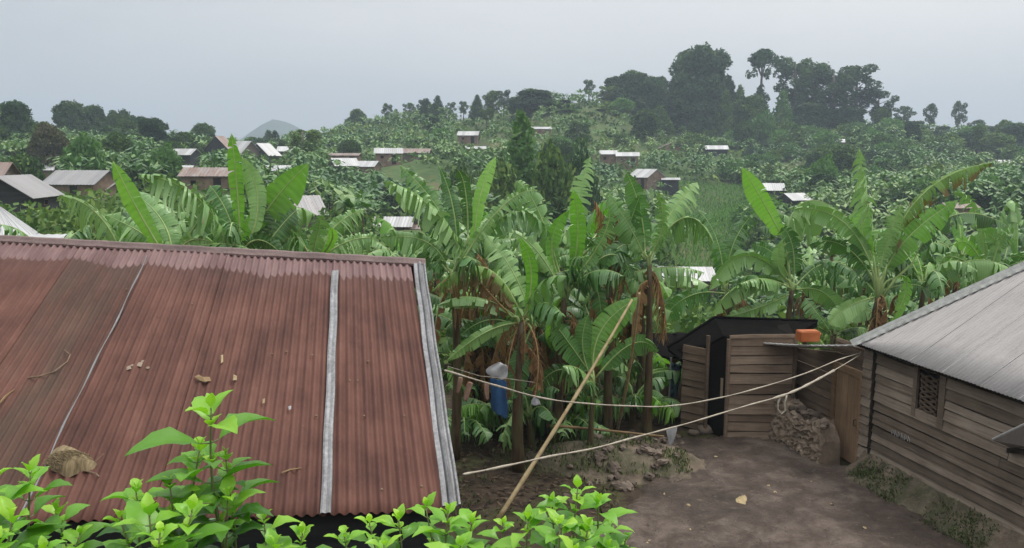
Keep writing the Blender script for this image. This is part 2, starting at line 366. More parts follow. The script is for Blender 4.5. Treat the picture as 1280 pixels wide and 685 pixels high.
def mat_ground():
    m, nt, b = newmat('ground')
    g = nt.nodes.new('ShaderNodeNewGeometry').outputs['Position']
    sx = nt.nodes.new('ShaderNodeSeparateXYZ'); nt.links.new(g, sx.inputs[0])
    n1 = noise(nt, g, .05, 6, .6); n2 = noise(nt, g, .6, 6, .65); n3 = noise(nt, g, 3.5, 6, .65)
    mixn = mth(nt, 'ADD', mth(nt, 'MULTIPLY', n1, .5), mth(nt, 'MULTIPLY', n2, .5))
    green = ramp(nt, mixn, [(.36, (.035, .065, .02)), (.5, (.07, .12, .035)), (.62, (.13, .115, .06)), (.7, (.12, .20, .05))])
    soil = ramp(nt, n3, [(.3, (.025, .018, .013)), (.55, (.06, .043, .03)), (.75, (.10, .072, .05))])
    moss = ramp(nt, mth(nt, 'ADD', mth(nt, 'MULTIPLY', n2, .6), mth(nt, 'MULTIPLY', n3, .4)), [(.48, (0, 0, 0)), (.6, (1, 1, 1))])
    soil = mixc(nt, mth(nt, 'MULTIPLY', moss, .7), soil, (.055, .065, .022))
    f = mth(nt, 'DIVIDE', mth(nt, 'SUBTRACT', sx.outputs[1], 26), 14, True)
    nt.links.new(mixc(nt, f, soil, green), b.inputs['Base Color'])
    b.inputs['Roughness'].default_value = .95; b.inputs['Specular IOR Level'].default_value = .15
    bump(nt, b, n3, .6, .08); return m
def terrain():
    th = np.linspace(-math.pi, math.pi, 541)[:-1]
    # finer steps in the seen wedge
    th = np.concatenate([np.linspace(-math.pi, -.9, 80)[:-1], np.linspace(-.9, .9, 420)[:-1], np.linspace(.9, math.pi, 80)[:-1]])
    rr = np.exp(np.linspace(math.log(.6), math.log(2400), 190)); nt_, nr = len(th), len(rr)
    T, Rr = np.meshgrid(th, rr); X = (np.sin(T)*Rr).ravel(); Y = (np.cos(T)*Rr).ravel()
    Z = np.concatenate([hgt(X[i:i+20000], Y[i:i+20000]) for i in range(0, len(X), 20000)])
    v = np.stack([X, Y, Z], -1); v = np.vstack([v, [[0, 0, 4.35]]])
    i, j = np.meshgrid(np.arange(nr-1), np.arange(nt_), indexing='ij'); j2 = (j+1) % nt_
    q = np.stack([i*nt_+j, i*nt_+j2, (i+1)*nt_+j2, (i+1)*nt_+j], -1).reshape(-1, 4)[:, ::-1]
    c = len(v)-1
    faces = q.tolist()+[[c, (k+1) % nt_, k][::-1] for k in range(nt_)]
    me = bpy.data.meshes.new('terrain'); me.from_pydata(v.tolist(), [], faces)
    me.polygons.foreach_set('use_smooth', [True]*len(faces)); me.materials.append(mat_ground())
    o = link(bpy.data.objects.new('terrain', me)); tag(o, 'rolling green valley and hillside ground', kind='structure')
terrain()
# packed earth courtyard, a denser sheet
def courtyard():
    m, nt, b = newmat('packed_earth'); co = coord(nt)
    n1 = noise(nt, co, .45, 6, .6); n2 = noise(nt, co, 2.2, 8, .7, .4); n3 = noise(nt, co, 22, 5, .7)
    f = mth(nt, 'ADD', mth(nt, 'MULTIPLY', n1, .5), mth(nt, 'MULTIPLY', n2, .5))
    col = ramp(nt, f, [(.38, (.034, .024, .018)), (.5, (.080, .058, .046)), (.60, (.15, .117, .097))])
    col = mixc(nt, mth(nt, 'MULTIPLY', mth(nt, 'SUBTRACT', n3, .54), 4, True), col, (.05, .036, .027)); n4 = noise(nt, co, 9, 6, .75, .8); col = mixc(nt, mth(nt, 'MULTIPLY', mth(nt, 'SUBTRACT', n4, .56), 4, True), col, (.22, .175, .14))
    nt.links.new(col, b.inputs['Base Color'])
    nt.links.new(ramp(nt, n1, [(.4, (.55,)*3), (.6, (.85,)*3)]), b.inputs['Roughness'])
    b.inputs['Specular IOR Level'].default_value = .3
    h = mth(nt, 'ADD', n2, mth(nt, 'MULTIPLY', n3, .25)); bump(nt, b, h, .9, .08)
    poly = [Pz(*p) for p in [(815,562),(838,546),(870,546),(900,544),(985,548),(1100,600),(1290,720),(1290,1000),(600,1000),(690,700),(760,655),(790,625),(812,590)]]
    n = len(poly); c = Vector((4.1, 13.6, 0)); 
    # radial grid with ragged outline
    verts, faces = [tuple(c+Vector((0, 0, .03)))], []; ring = []
    pts = []
    for i in range(n):
        for k in range(14):
            p = poly[i].lerp(poly[(i+1) % n], k/14); q = (p-c)*random.uniform(-.03, .03); pts.append(p+q)
    K = 34
    for r in range(1, K+1):
        t = r/K
        for p in pts:
            q = c.lerp(p, t); z = .065+.022*math.sin(q.x*1.9+q.y*.7)*math.sin(q.y*1.3)+.012*math.sin(q.x*5+q.y*3.1)
            if t > .93: z = z*(1-t)/.07-.05*(t-.93)/.07
            verts.append((q.x, q.y, z))
    m_ = len(pts)
    for i in range(m_): faces.append((0, 1+i, 1+(i+1) % m_))
    for r in range(K-1):
        for i in range(m_):
            a = 1+r*m_+i; b_ = 1+r*m_+(i+1) % m_; faces.append((a, a+m_, b_+m_, b_))
    me = bpy.data.meshes.new('courtyard'); me.from_pydata(verts, [], faces); me.polygons.foreach_set('use_smooth', [True]*len(faces)); me.materials.append(m)
    o = link(bpy.data.objects.new('courtyard', me)); tag(o, 'damp packed brown earth yard between the huts', kind='structure')
courtyard()

# ------------------------------------------------------------------ red-brown corrugated roof on the left
u_ = ray(430, -180).normalized(); h_ = u_.cross(Vector((0, 0, 1))).normalized(); n_r = h_.cross(u_).normalized()
RO = P(577, 630, 6.2)
def RP(px, py, off=0.0): return Ppl(px, py, RO+n_r*off, n_r)
def rab(px, py): q = RP(px, py)-RO; return q.dot(h_), q.dot(u_)
def corr_mesh(mb, O, h, u, n, a0, a1, lo, hi, pitch, amp, off=0.0, tilt=0.0, uvshift=0, seg=8, rows=10, wav=0.0, wobble=0.0):
    """sine-corrugated sheet; lo(a)/hi(a) give its run down/up slope, uv v = metres below the top edge"""
    na = max(2, int((a1-a0)/pitch*seg)); vs, uv, fs = [], [], []
    for i in range(na+1):
        a = a0+(a1-a0)*i/na; l, t = lo(a), hi(a); c = amp*math.sin(2*math.pi*a/pitch)
        l += wav*math.cos(2*math.pi*a/pitch)
        for j in range(rows+1):
            b = l+(t-l)*j/rows
            k = off+tilt*(i/na)+wobble*math.sin(a*2.3+b*1.7)*math.sin(b*.9+a)
            vs.append(O+h*a+u*b+n*(c+k)); uv.append((a, t-b))
    for i in range(na):
        for j in range(rows):
            q = i*(rows+1)+j; fs.append((q, q+rows+1, q+rows+2, q+1))
    mb.add(vs, fs, uv)
aR, bRt = rab(518, 329); aRb, bRb = rab(555, 632)
aLt, bLt = rab(-100, 295); aLb, bLb = rab(-100, 664)
# straight ridge and eave lines in roof coordinates
def lin(p, q): return lambda a: p[1]+(q[1]-p[1])*(a-p[0])/(q[0]-p[0])
r_hi = lin((aLt, bLt), (aR, bRt)); r_lo = lin(rab(100, 653), rab(478, 642))
aEnd = (aR+aRb)/2; aStart = min(aLt, aLb)
a1 = (rab(180, 345)[0]+rab(62, 570)[0])/2; a2 = (rab(416, 348)[0]+rab(407, 640)[0])/2
a0 = a1-.92; a1b = a1+.92
house = empty('red_roofed_house', (RO.x-2.5, RO.y+2, 0), 0, 'low house under the big red brown corrugated roof in the left foreground', 'house')
def inv(o):  # keep world placement when parented to a moved root
    return o
def child(mb, name, mats, root, smooth=False):
    o = mb.build(name, mats, root, smooth); o.matrix_parent_inverse = Matrix.Translation(-root.location); return o
PT = .0826
cuts = [(aStart, a0-.84, 'red_worn'), (a0-.84-.05, a0, 'red'), (a0-.05, a1, 'red_worn'), (a1-.04, a1b, 'red'), (a1b-.06, a2, 'red'), (a2, aEnd, 'red')]
for k, (s, e, mt) in enumerate(cuts):
    mb = MB(); corr_mesh(mb, RO, h_, u_, n_r, s, e, r_lo, r_hi, PT, .0155, off=.004*(k % 2)+(.010 if k == 3 else 0), wobble=.006, rows=26)
    o = child(mb, 'roof_sheet', M[mt], house, True)
    if k == 2: o['label'] = 'grimy worn roof sheet with a dark olive stain along its right edge'
    so = o.modifiers.new('t', 'SOLIDIFY'); so.thickness = .003; so.offset = -1
# lifted pale lap edge along the worn sheet
mb = MB(); pts = []
for i in range(25):
    t = i/24; b = r_lo(a1)+(r_hi(a1)-.25-r_lo(a1))*t
    pts.append(RO+h_*(a1-.022+.012*math.sin(i*.7)*math.sin(i*.31))+u_*b+n_r*.026)
mb.tube(pts, [.0075+.003*math.sin(i*1.3) for i in range(25)], 6); child(mb, 'lap_edge', M['galv'], house)
mb = MB(); al = a1b-.06
mb.tube([RO+h_*(al+.004*math.sin(i))+u_*(r_hi(al)-.5-i*.11)+n_r*.016 for i in range(10)], .005, 5); child(mb, 'lap_edge', M['ridge_cap'], house)
# galvanised cover strip and verge flashing
def profile_strip(name, prof, lo, hi, shift0, shift1, mat, rows=18, root=None):
    mb = MB(); vs, uv, fs = [], [], []
    for j in range(rows+1):
        t = j/rows; b = lo+(hi-lo)*t; sh = shift0+(shift1-shift0)*t+.004*math.sin(j*1.1)
        for (a, z) in prof: vs.append(RO+h_*(a+sh)+u_*b+n_r*z); uv.append((a, b))
    m = len(prof)
    for j in range(rows):
        for i in range(m-1): q = j*m+i; fs.append((q, q+1, q+m+1, q+m))
    mb.add(vs, fs, uv); o = child(mb, name, mat, root); so = o.modifiers.new('t', 'SOLIDIFY'); so.thickness = .003; so.offset = 0
    return o
a2t, b2t = rab(419, 341); a2b, b2b = rab(407, 645)
profile_strip('cover_strip', [(-.044, .012), (-.04, .03), (-.025, .036), (0, .028), (.025, .037), (.038, .03), (.042, .010)], b2b, b2t-.0, a2b, a2t, M['galv'], root=house)
profile_strip('verge_flashing', [(-.02, .010), (-.015, .030), (.025, .03), (.035, .018), (.045, .045), (.06, .056), (.075, .042), (.082, .018), (.10, .016), (.115, .034), (.13, .034), (.135, -.08)], rab(577, 634)[1], rab(530, 331)[1], aRb, aR, M['galv'], root=house)
# nail heads
for px, py in [(437,476),(447,476),(455,520),(505,520),(477,612),(527,608),(412,446),(411,470),(340,443),(358,440),(390,444),(158,362),(240,380),(395,520),(460,452),(410,618)]:
    mb = MB(); mb.blob(RP(px, py, .022), .012, seed=px, rough=.05); child(mb, 'roof_nail', M['twig'], house)
# ridge cap
mb = MB(); rl = [];
for i in range(40):
    a = aStart+(aEnd+.19-aStart)*i/39; rl.append(RO+h_*a+u_*(r_hi(a))+n_r*(.012+.004*math.sin(i*1.9)))
vs, uv, fs = [], [], []
prof = [(-.075, -.012), (-.07, .014), (-.035, .030), (0, .052), (.03, .052), (.07, .02), (.12, -.03)]
for i, p in enumerate(rl):
    for (b, z) in prof: vs.append(p+u_*b+n_r*z); uv.append((b, i*.25))
for i in range(39):
    for k in range(len(prof)-1): q = i*len(prof)+k; fs.append((q, q+len(prof), q+len(prof)+1, q+1))
mb.add(vs, fs, uv); o = child(mb, 'ridge_cap', M['ridge_cap'], house); so = o.modifiers.new('t', 'SOLIDIFY'); so.thickness = .006
# rear slope
u2 = Vector((u_.x, u_.y, 0)).normalized(); u2 = (u2*math.cos(R(19))-Vector((0, 0, 1))*math.sin(R(19)))
mb = MB(); vs, uv, fs = [], [], []
na = 420
for i in range(na+1):
    a = aStart+(aEnd+.16-aStart)*i/na; p = RO+h_*a+u_*r_hi(a)
    for b in (0, 3.2): vs.append(p+u2*b+Vector((0, 0, 1))*(.0125*math.sin(2*math.pi*a/PT)-.005)); uv.append((a, b+1))
for i in range(na): fs.append((2*i, 2*i+2, 2*i+3, 2*i+1))
mb.add(vs, fs, uv); child(mb, 'rear_roof_sheet', M['red'], house)
# walls: closed prism under the roof
def rpt(a, b, off=-.06): return RO+h_*a+u_*b+n_r*off
g2 = Vector((u_.x, u_.y, 0)).normalized()
def down(p): return Vector((p.x, p.y, -.1))
fl, fr = rpt(aStart+.3, r_lo(aStart+.3)+.35), rpt(aEnd-.1, r_lo(aEnd-.1)+.35)
ml, mr = rpt(aStart+.3, r_hi(aStart+.3)-.1), rpt(aEnd-.1, r_hi(aEnd-.1)-.1)
bl, br = ml+u2*2.9, mr+u2*2.9
mb = MB(); vs = [fl, fr, mr, br, bl, ml]+[down(p) for p in (fl, fr, br, bl)]
mb.add(vs, [(6, 7, 1, 0), (8, 9, 4, 3), (7, 8, 3, 2, 1), (9, 6, 0, 5, 4), (0, 1, 2, 5), (5, 2, 3, 4)]); child(mb, 'wall', M['wall_dark'], house)  # near-black boards put the shade below the eave into the wall colour
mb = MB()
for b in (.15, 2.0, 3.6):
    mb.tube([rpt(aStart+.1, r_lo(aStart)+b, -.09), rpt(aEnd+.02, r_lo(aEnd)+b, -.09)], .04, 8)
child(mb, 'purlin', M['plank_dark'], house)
# things lying on the roof
def on_roof(name, pts, rads, mat, label, cat, group=None, n=5):
    mb = MB(); mb.tube([RP(x, y, .022) for x, y in pts], rads, n); o = mb.build(name, mat); return tag(o, label, cat, group)
on_roof('twig', [(34,472),(50,470),(68,464),(84,452),(88,443),(80,437)], [.009,.008,.007,.006,.005,.004], M['twig'], 'long curved brown twig lying on the worn left part of the red roof', 'twig')
on_roof('twig', [(-2,506),(6,496),(18,487)], [.008,.009,.006], M['cane_brown'], 'short twig at the left picture edge on the red roof', 'twig')
on_roof('twig', [(352,591),(363,587),(377,585)], [.007,.009,.006], M['cane_brown'], 'short light stick on the red roof just left of the metal cover strip', 'twig')
def leaf_chip(pts, mat, label, cat='dry leaf', name='dry_leaf'):
    mb = MB(); top = [RP(x, y, .03+.012*(i % 2)) for i, (x, y) in enumerate(pts)]
    c = sum(top, Vector())/len(top)+n_r*.018; k = len(top)
    bot = [p-n_r*.005 for p in top]
    mb.add(top+[c]+bot, [(i, (i+1) % k, k) for i in range(k)]+[(i, k+1+i, k+1+(i+1) % k, (i+1) % k) for i in range(k)]); o = mb.build(name, mat); tag(o, label, cat); return o
leaf_chip([(243,471),(248,468),(254,472),(262,471),(264,476),(256,477),(250,476)], M['cane_brown'], 'curled brown leaf in the middle of the red roof')
leaf_chip([(292,468),(296,470),(296,475),(291,475)], M['bamboo'], 'small pale leaf scrap right of the curled brown leaf on the red roof')
leaf_chip([(276,444),(279,443),(279,452),(276,454)], M['bamboo'], 'narrow pale leaf scrap above the small scrap on the red roof')
leaf_chip([(328,499),(331,498),(331,503),(328,504)], M['bamboo'], 'tiny straw coloured scrap low on the red roof left of the cover strip')
leaf_chip([(360,508),(364,507),(364,511),(361,512)], M['white_cloth'], 'tiny white scrap beside the metal cover strip on the red roof', 'scrap', 'paper_scrap')
# pale bird-dropping like splash: a thin crust of cement
mb = MB(); rs = random.Random(3)
for k, (cx, cy, r) in enumerate([(174,456,.045), (180,452,.03), (160,460,.04), (166,457,.022), (185,460,.02), (195,448,.015)]):
    p = RP(cx, cy, .012); ring = []
    for i in range(12): ring.append(p+(h_*math.cos(i/12*6.283)+u_*math.sin(i/12*6.283))*r*rs.uniform(.6, 1.2)+n_r*.004)
    mb.add(ring+[p+n_r*.013], [(i, (i+1) % 12, 12) for i in range(12)])
o = mb.build('mortar_splash', M['mud'], None, True); tag(o, 'pale grey dried splash on the upper middle of the red roof', 'splash')
# clump of dry thatch near the eave
def thatch_clump():
    root = empty('thatch_clump', RP(88, 578, .02), 0, 'matted brown clump of dry thatch resting on the roof near the eave', 'thatch clump')
    c = RP(86, 578, .045); mb = MB(); rs = random.Random(5)
    base = MB(); vs, fs = [], []
    out = [(58,576),(66,563),(80,557),(98,563),(112,572),(122,580),(116,588),(102,590),(84,598),(74,592),(64,588)]
    top = [RP(x, y, .02) for x, y in out]; k = len(top)
    mid = [p.lerp(c, .35)+n_r*.07 for p in top]; cc = c+n_r*.085
    base.add(top+mid+[cc], [(i, (i+1) % k, k+(i+1) % k, k+i) for i in range(k)]+[(k+i, k+(i+1) % k, 2*k) for i in range(k)]); child(base, 'matted_core', M['thatch'], root, True)
    for i in range(230):
        t = rs.random()*6.28; rr = rs.random()**.5
        p = c+(h_*math.cos(t)*.17+u_*math.sin(t)*.10)*rr+n_r*(.085*(1-rr*rr)+rs.uniform(-.01, .02))
        d = (h_*rs.uniform(.5, 1)-u_*rs.uniform(.1, .6)+n_r*rs.uniform(-.25, .1)).normalized()*rs.uniform(.04, .11)
        mb.tube([p-d*.5, p+n_r*.004, p+d*.5], [.002, .003, .001], 4, cap=False)
    child(mb, 'straw', M['thatch'], root)
    mb = MB(); mb.tube([RP(111,573,.05), RP(115,556,.16)], .003, 5); mb.tube([RP(118,578,.05), RP(130,567,.08)], .004, 5); mb.tube([RP(104,588,.03), RP(120,592,.03), RP(124,596,.03)], .006, 5)
    child(mb, 'stalk', M['twig'], root)
thatch_clump()

# ------------------------------------------------------------------ right hut
A = Pz(1089, 567, .45); gv = ray(411, 200); gv = Vector((gv.x, gv.y, 0)).normalized()   # away from camera along the wall
wn = Vector((-gv.y, gv.x, 0)).normalized()                                             # out of the wall, to the yard
if wn.x > 0: wn = -wn
A0 = Vector((A.x, A.y, 0))
def s_of(px, out=0.0):
    q = Ppl(px, 500, A0+wn*out, wn); return (q-A0).dot(-gv)
def W(s, z, out=0.0): return A0-gv*s+Vector((0, 0, z))+wn*out
def plank_wall(mb, s0, s1, z0, z1, hgt_=.19, thick=.03, out=0.0, openings=(), Wf=W, gap=.018, ztop=None, lap=.028, tr=(.05, .95)):
    z = z0; k = 0
    while z < z1-.03:
        hh = min(hgt_*random.uniform(.8, 1.2), z1-z); segs = [(s0, s1)]
        for (o0, o1, zz0, zz1) in openings:
            if z+hh*.6 > zz0 and z+hh*.4 < zz1:
                ns = []
                for (p, q) in segs:
                    if o0 > p and o1 < q: ns += [(p, o0), (o1, q)]
                    elif o0 <= p < o1 < q: ns.append((o1, q))
                    elif p < o0 < q <= o1: ns.append((p, o0))
                    elif o0 <= p and q <= o1: pass
                    else: ns.append((p, q))
                segs = ns
        for (p, q) in segs:
            # occasional butt joint
            cutp = [p, q]
            if q-p > 2.2: cutp = [p, p+(q-p)*random.uniform(.35, .65), q]
            for a, b in zip(cutp[:-1], cutp[1:]):
                dz0, dz1 = random.uniform(-.016, .016), random.uniform(-.016, .016); to = random.uniform(0, .012)
                tl = random.uniform(*tr)
                n = max(1, int((b-a)/.45)); vs, uv, fs = [], [], []; r = random.uniform(0, 9)
                for i in range(n+1):
                    t = i/n; s = a+(b-a)*t+(0.004 if i == 0 else -.004 if i == n else 0); dz = dz0+(dz1-dz0)*t+random.uniform(-.006, .006)
                    lo, hi = z+gap/2+dz, z+hh-gap/2+dz+random.uniform(-.003, .003)
                    vs += [Wf(s, lo, out+to+lap), Wf(s, hi, out+to), Wf(s, hi, out-thick), Wf(s, lo, out-thick+lap)]
                    uv += [(s+r, lo), (s+r, hi), (s+r, hi+.03), (s+r, lo-.03)]
                for i in range(n):
                    for j in range(4): q0 = i*4+j; q1 = i*4+(j+1) % 4; fs.append((q0, q1, q1+4, q0+4))
                fs += [(0, 3, 2, 1), (n*4, n*4+1, n*4+2, n*4+3)]
                mb.add(vs, fs, uv, tl)
        z += hh; k += 1
hut = empty('timber_hut', A0+Vector((1.5, -2, 0)), 0, 'weathered plank hut with grey iron roof and lattice window at right', 'hut')
s985, s1043, s1078, s1092, s1143, s1181 = [s_of(x) for x in (985, 1043, 1078, 1092, 1143, 1181)]
SE = 8.0
E1 = Ppl(1067, 428, A0+wn*.28, wn); ZE = E1.z
ZT = ZE-.02
zw1, zw0 = ZE-.10, ZE-.10-.62
print('eave z', ZE, 's', s985, s1043, s1078, s1092, s1143, s1181)
wz0, wz1 = Ppl(1162, 518, A0, wn).z, Ppl(1162, 467, A0, wn).z
mb = MB(); plank_wall(mb, s1092+.03, SE, .42, ZT+.02, .165, openings=[(s1143, s1181, wz0, wz1)]); child(mb, 'plank_wall', M['plank'], hut)
mb = MB(); plank_wall(mb, s1078+.02, s1092-.03, .12, ZT, .20, out=.03, tr=(.6, 1)); child(mb, 'plank_wall', M['plank'], hut)
# box behind the planks, near-black to stand for the unlit room
mb = MB(); mb.box(W(s1078, .0, -.10), -gv*(SE-s1078), -wn*4.2, Vector((0, 0, ZT+.0))); child(mb, 'interior_shade', M['hole'], hut)
mb = MB(); mb.tube([W(s1092, 0.1, .02), W(s1092+.005, ZE-.05, .03)], .035, 7); child(mb, 'corner_post', M['plank_dark'], hut)
# window: casing, lattice, dark reveal
win = MB(); cw = .075
for (a, b, c, d) in [(s1143-.02, s1143+cw, wz0-.13, wz1+.05), (s1181-cw-.03, s1181+.03, wz0-.16, wz1+.05)]:
    win.box(W(a, c, .04), -gv*(b-a), -wn*.05, Vector((0, 0, d-c)), .35)
win.box(W(s1143+cw, wz0-.15, .032), -gv*(s1181-s1143-2*cw-.03), -wn*.04, Vector((0, 0, .16)), .75)
wo = child(win, 'window', M['plank'], hut)
lat = MB(); L0, L1 = s1143+cw+.01, s1181-cw-.04
for i in range(4):
    for sg in (1, -1):
        pts = []
        for k in range(13):
            t = k/12; z = wz0+.02+(wz1-wz0-.06)*t; s = L0+(L1-L0)*(.5+.42*math.sin(t*math.pi*3.5+i*math.pi/2)*sg)
            pts.append(W(s, z, .0+.006*sg))
        if i < 2: lat.tube(pts, .022, 6, .05)
o = lat.build('lattice', M['plank_warm'], wo)
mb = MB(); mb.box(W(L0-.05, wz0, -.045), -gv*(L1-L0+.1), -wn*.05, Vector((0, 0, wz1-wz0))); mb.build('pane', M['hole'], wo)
for c in wo.children: pass
# faint chalk scrawl
mb = MB(); rs = random.Random(11); x0 = s_of(1120)
for k in range(6):
    s = x0+k*.085; z = Ppl(1120+k*5, 541+k*2.2, A0, wn).z
    mb.tube([W(s, z-.05, .05), W(s+.01, z+.06, .045)], .005, 4)
    mb.tube([W(s, z+(.05 if k % 2 else -.04), .047), W(s+.045, z+rs.uniform(-.02, .03), .047), W(s+.05, z+.05*(-1)**k, .047)], .004, 4)
child(mb, 'chalk_marks', M['white_cloth'], hut)
# roof: plane through the eave, pitched 32 degrees, cut along the hip
pr = R(31); uR = (-wn*math.cos(pr)+Vector((0, 0, 1))*math.sin(pr)); hR = -gv; nR = hR.cross(uR); nR = nR if nR.z > 0 else -nR
def hutab(px, py): q = Ppl(px, py, E1, nR)-E1; return q.dot(hR), q.dot(uR)
hp = hutab(1280, 331); slope_h = hp[1]/hp[0]; BT = 4.4
hi_ = lambda a: min(BT, max(.02, slope_h*a+.02))
k = 0; a = .0; SW = .76
while a < SE+.4:
    e = min(a+SW, SE+.6); mb = MB()
    corr_mesh(mb, E1, hR, uR, nR, a-.03, e, lambda q: 0.0, hi_, .0762, .0095, off=.004*(k % 2), wobble=.004, seg=6, rows=6, tilt=.004)
    o = child(mb, 'roof_sheet', M['hut_roof'], hut, True); so = o.modifiers.new('t', 'SOLIDIFY'); so.thickness = .003; so.offset = -1
    ex = MB(); ex.tube([E1+hR*(e+.01)+uR*(.01 if k % 3 else .25)+nR*.014, E1+hR*(e+.01)+uR*(hi_(e)-.1)+nR*.014], .006, 5)
    if k: child(ex, 'lap_edge', M['thin_metal'], hut)
    a = e; k += 1
# hip cap: stepped flashing along the hip
hd = (hR+uR*slope_h); ln = hd.length; hd.normalize(); cross = nR.cross(hd).normalized()
if cross.dot(-gv) < 0: cross = -cross     # towards the camera side, down the seen slope
mb = MB(); vs, uv, fs = [], [], []
LEN = BT/slope_h*ln
K = 60
for i in range(K+1):
    p = E1+hd*(LEN*i/K-.05)
    for (c, z) in [(.20+.02*(i % 2), .018+.022*(i % 2)), (.185, .034+.01*(i % 2)), (.08, .04), (0, .075), (-.10, .0), (-.2, -.08)]: vs.append(p+cross*c+nR*(z+.003*math.sin(i*2.1))); uv.append((c, i*.12))
for i in range(K):
    for j in range(5): q = i*6+j; fs.append((q, q+6, q+7, q+1))
mb.add(vs, fs, uv); o = child(mb, 'hip_cap', M['hut_cap'], hut); so = o.modifiers.new('t', 'SOLIDIFY'); so.thickness = .004
# far hip slope + rear slope
top1 = E1+hR*(BT/slope_h)+uR*BT; far = E1-wn*7.4; top2 = E1+hR*(SE+.6)+uR*BT; far2 = far+hR*(SE+.6)
mb = MB(); mb.add([E1-nR*.01, top1-nR*.01, far, top2-nR*.01, far2], [(0, 1, 2), (1, 3, 4, 2)], [(0, 0), (3, 4), (6, 0), (9, 4), (9, 0)]); o = child(mb, 'rear_roof', M['hut_roof'], hut); so = o.modifiers.new('t', 'SOLIDIFY'); so.thickness = .01
# rafters under the eave and an eave pole
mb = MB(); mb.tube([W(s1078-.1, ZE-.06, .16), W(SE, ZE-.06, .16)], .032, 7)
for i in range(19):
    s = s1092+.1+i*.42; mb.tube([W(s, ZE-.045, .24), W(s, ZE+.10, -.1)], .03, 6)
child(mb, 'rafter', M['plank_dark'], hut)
# lean-to wall and door between hut and shed
lw = MB(); zl = 1.82
plank_wall(lw, s985-.05, s1043-.04, .02, zl, .19, openings=(), tr=(.3, .8)); lw.add([W(s985, 1.83, .01), W(s1043-.04, 1.83, .01), W(s1043-.04, 2.14, .01), W(s985, 1.87, .01), W(s985, 1.83, -.02), W(s1043-.04, 1.83, -.02), W(s1043-.04, 2.14, -.02), W(s985, 1.87, -.02)], [(0, 1, 2, 3), (7, 6, 5, 4), (3, 2, 6, 7), (0, 3, 7, 4)], [(0, 1.83), (1.6, 1.83), (1.6, 2.14), (0, 1.87)]*2, .35); child(lw, 'lean_to_wall', M['plank_warm'], hut)
mb = MB(); mb.box(W(s985-.05, 0, -.08), -gv*(s1078-s985), -wn*.9, Vector((0, 0, zl-.06))); child(mb, 'interior_shade', M['hole'], hut)
dz1 = Ppl(1060, 466, A0, wn).z
dr = MB(); n = 4
for i in range(n):
    w_ = (s1078-.05-s1043-.05)/n; s = s1043+.05+i*w_
    dr.box(W(s+.003, .05, .01+.004*(i % 2)), Vector((0, 0, dz1-.05)), -wn*.03, -gv*(w_-.006), random.uniform(.3, .7))
dro = child(dr, 'door', M['door_wood'], hut)
hd2 = MB(); hd2.tube([W(s1078-.12, .85, .03), W(s1078-.12, .85, .075), W(s1078-.12, .97, .075), W(s1078-.12, .97, .03)], .008, 6); hd2.build('handle', M['soot'], dro)
fr = MB()
fr.box(W(s1043-.05, 0, .05), -gv*.10, -wn*.12, Vector((0, 0, dz1+.12)), .1); fr.box(W(s1078-.05, 0, .05), -gv*.07, -wn*.12, Vector((0, 0, dz1+.12)), .4)
fr.box(W(s1043+.05, dz1, .045), -gv*(s1078-s1043-.1), -wn*.1, Vector((0, 0, .12)), .3)
child(fr, 'door_frame', M['door_wood'], hut)
lb = MB(); plank_wall(lb, s1043-.05, s1078+.02, dz1+.13, ZE-.12, .2, out=-.02, tr=(.1, .4)); child(lb, 'door_header', M['plank_warm'], hut)
# thin metal lean-to roof, falling to the back
La, Lb = P(941, 427, 17.0), P(1070, 431, E1.y+.05); back = Vector((gv.x*.3, 1.25, -.32))
mb = MB(); vs, uv, fs = [], [], []
for i in range(61):
    t = i/60; p = La.lerp(Lb, t); zz = .008*math.sin(i*1.8)-.03*math.sin(math.pi*t)
    for b in (0, .5, 1): vs.append(p+back*b+Vector((0, 0, zz))); uv.append((t*2, b))
for i in range(60):
    for j in range(2): q = i*3+j; fs.append((q, q+3, q+4, q+1))
mb.add(vs, fs, uv); o = child(mb, 'lean_to_roof', M['thin_metal'], hut, True); so = o.modifiers.new('t', 'SOLIDIFY'); so.thickness = .028
# battered mud footing
mb = MB(); rs = random.Random(4); NS, NR = 90, 9; vs, fs = [], []
ft0, ft1 = Pz(1046, 596, 0), Pz(1199, 687, 0)
for i in range(NS+1):
    s = s1078-.15+(SE-s1078+.15)*i/NS; tp = W(s, .47 if s > s1078+.25 else .05+.42*smooth((s-s1078+.15)/.4), .05)
    dirn = (ft1-ft0).normalized(); q = ft0+dirn*((W(s, 0)-ft0).dot(dirn)); wob = .09*math.sin(s*2.7)+.05*math.sin(s*6.1)+rs.uniform(-.03, .03)
    q = q+wn*wob; q.z = -.04
    for j in range(NR+1):
        t = j/NR; p = tp.lerp(q, t); p.z = tp.z+(q.z-tp.z)*(t**.75 if t < 1 else 1)+rs.uniform(-.022, .022)+.03*math.sin(s*4+j)*math.sin(t*3.14)
        p += wn*rs.uniform(-.02, .02); vs.append(p)
for i in range(NS):
    for j in range(NR): q = i*(NR+1)+j; fs.append((q, q+1, q+NR+2, q+NR+1))
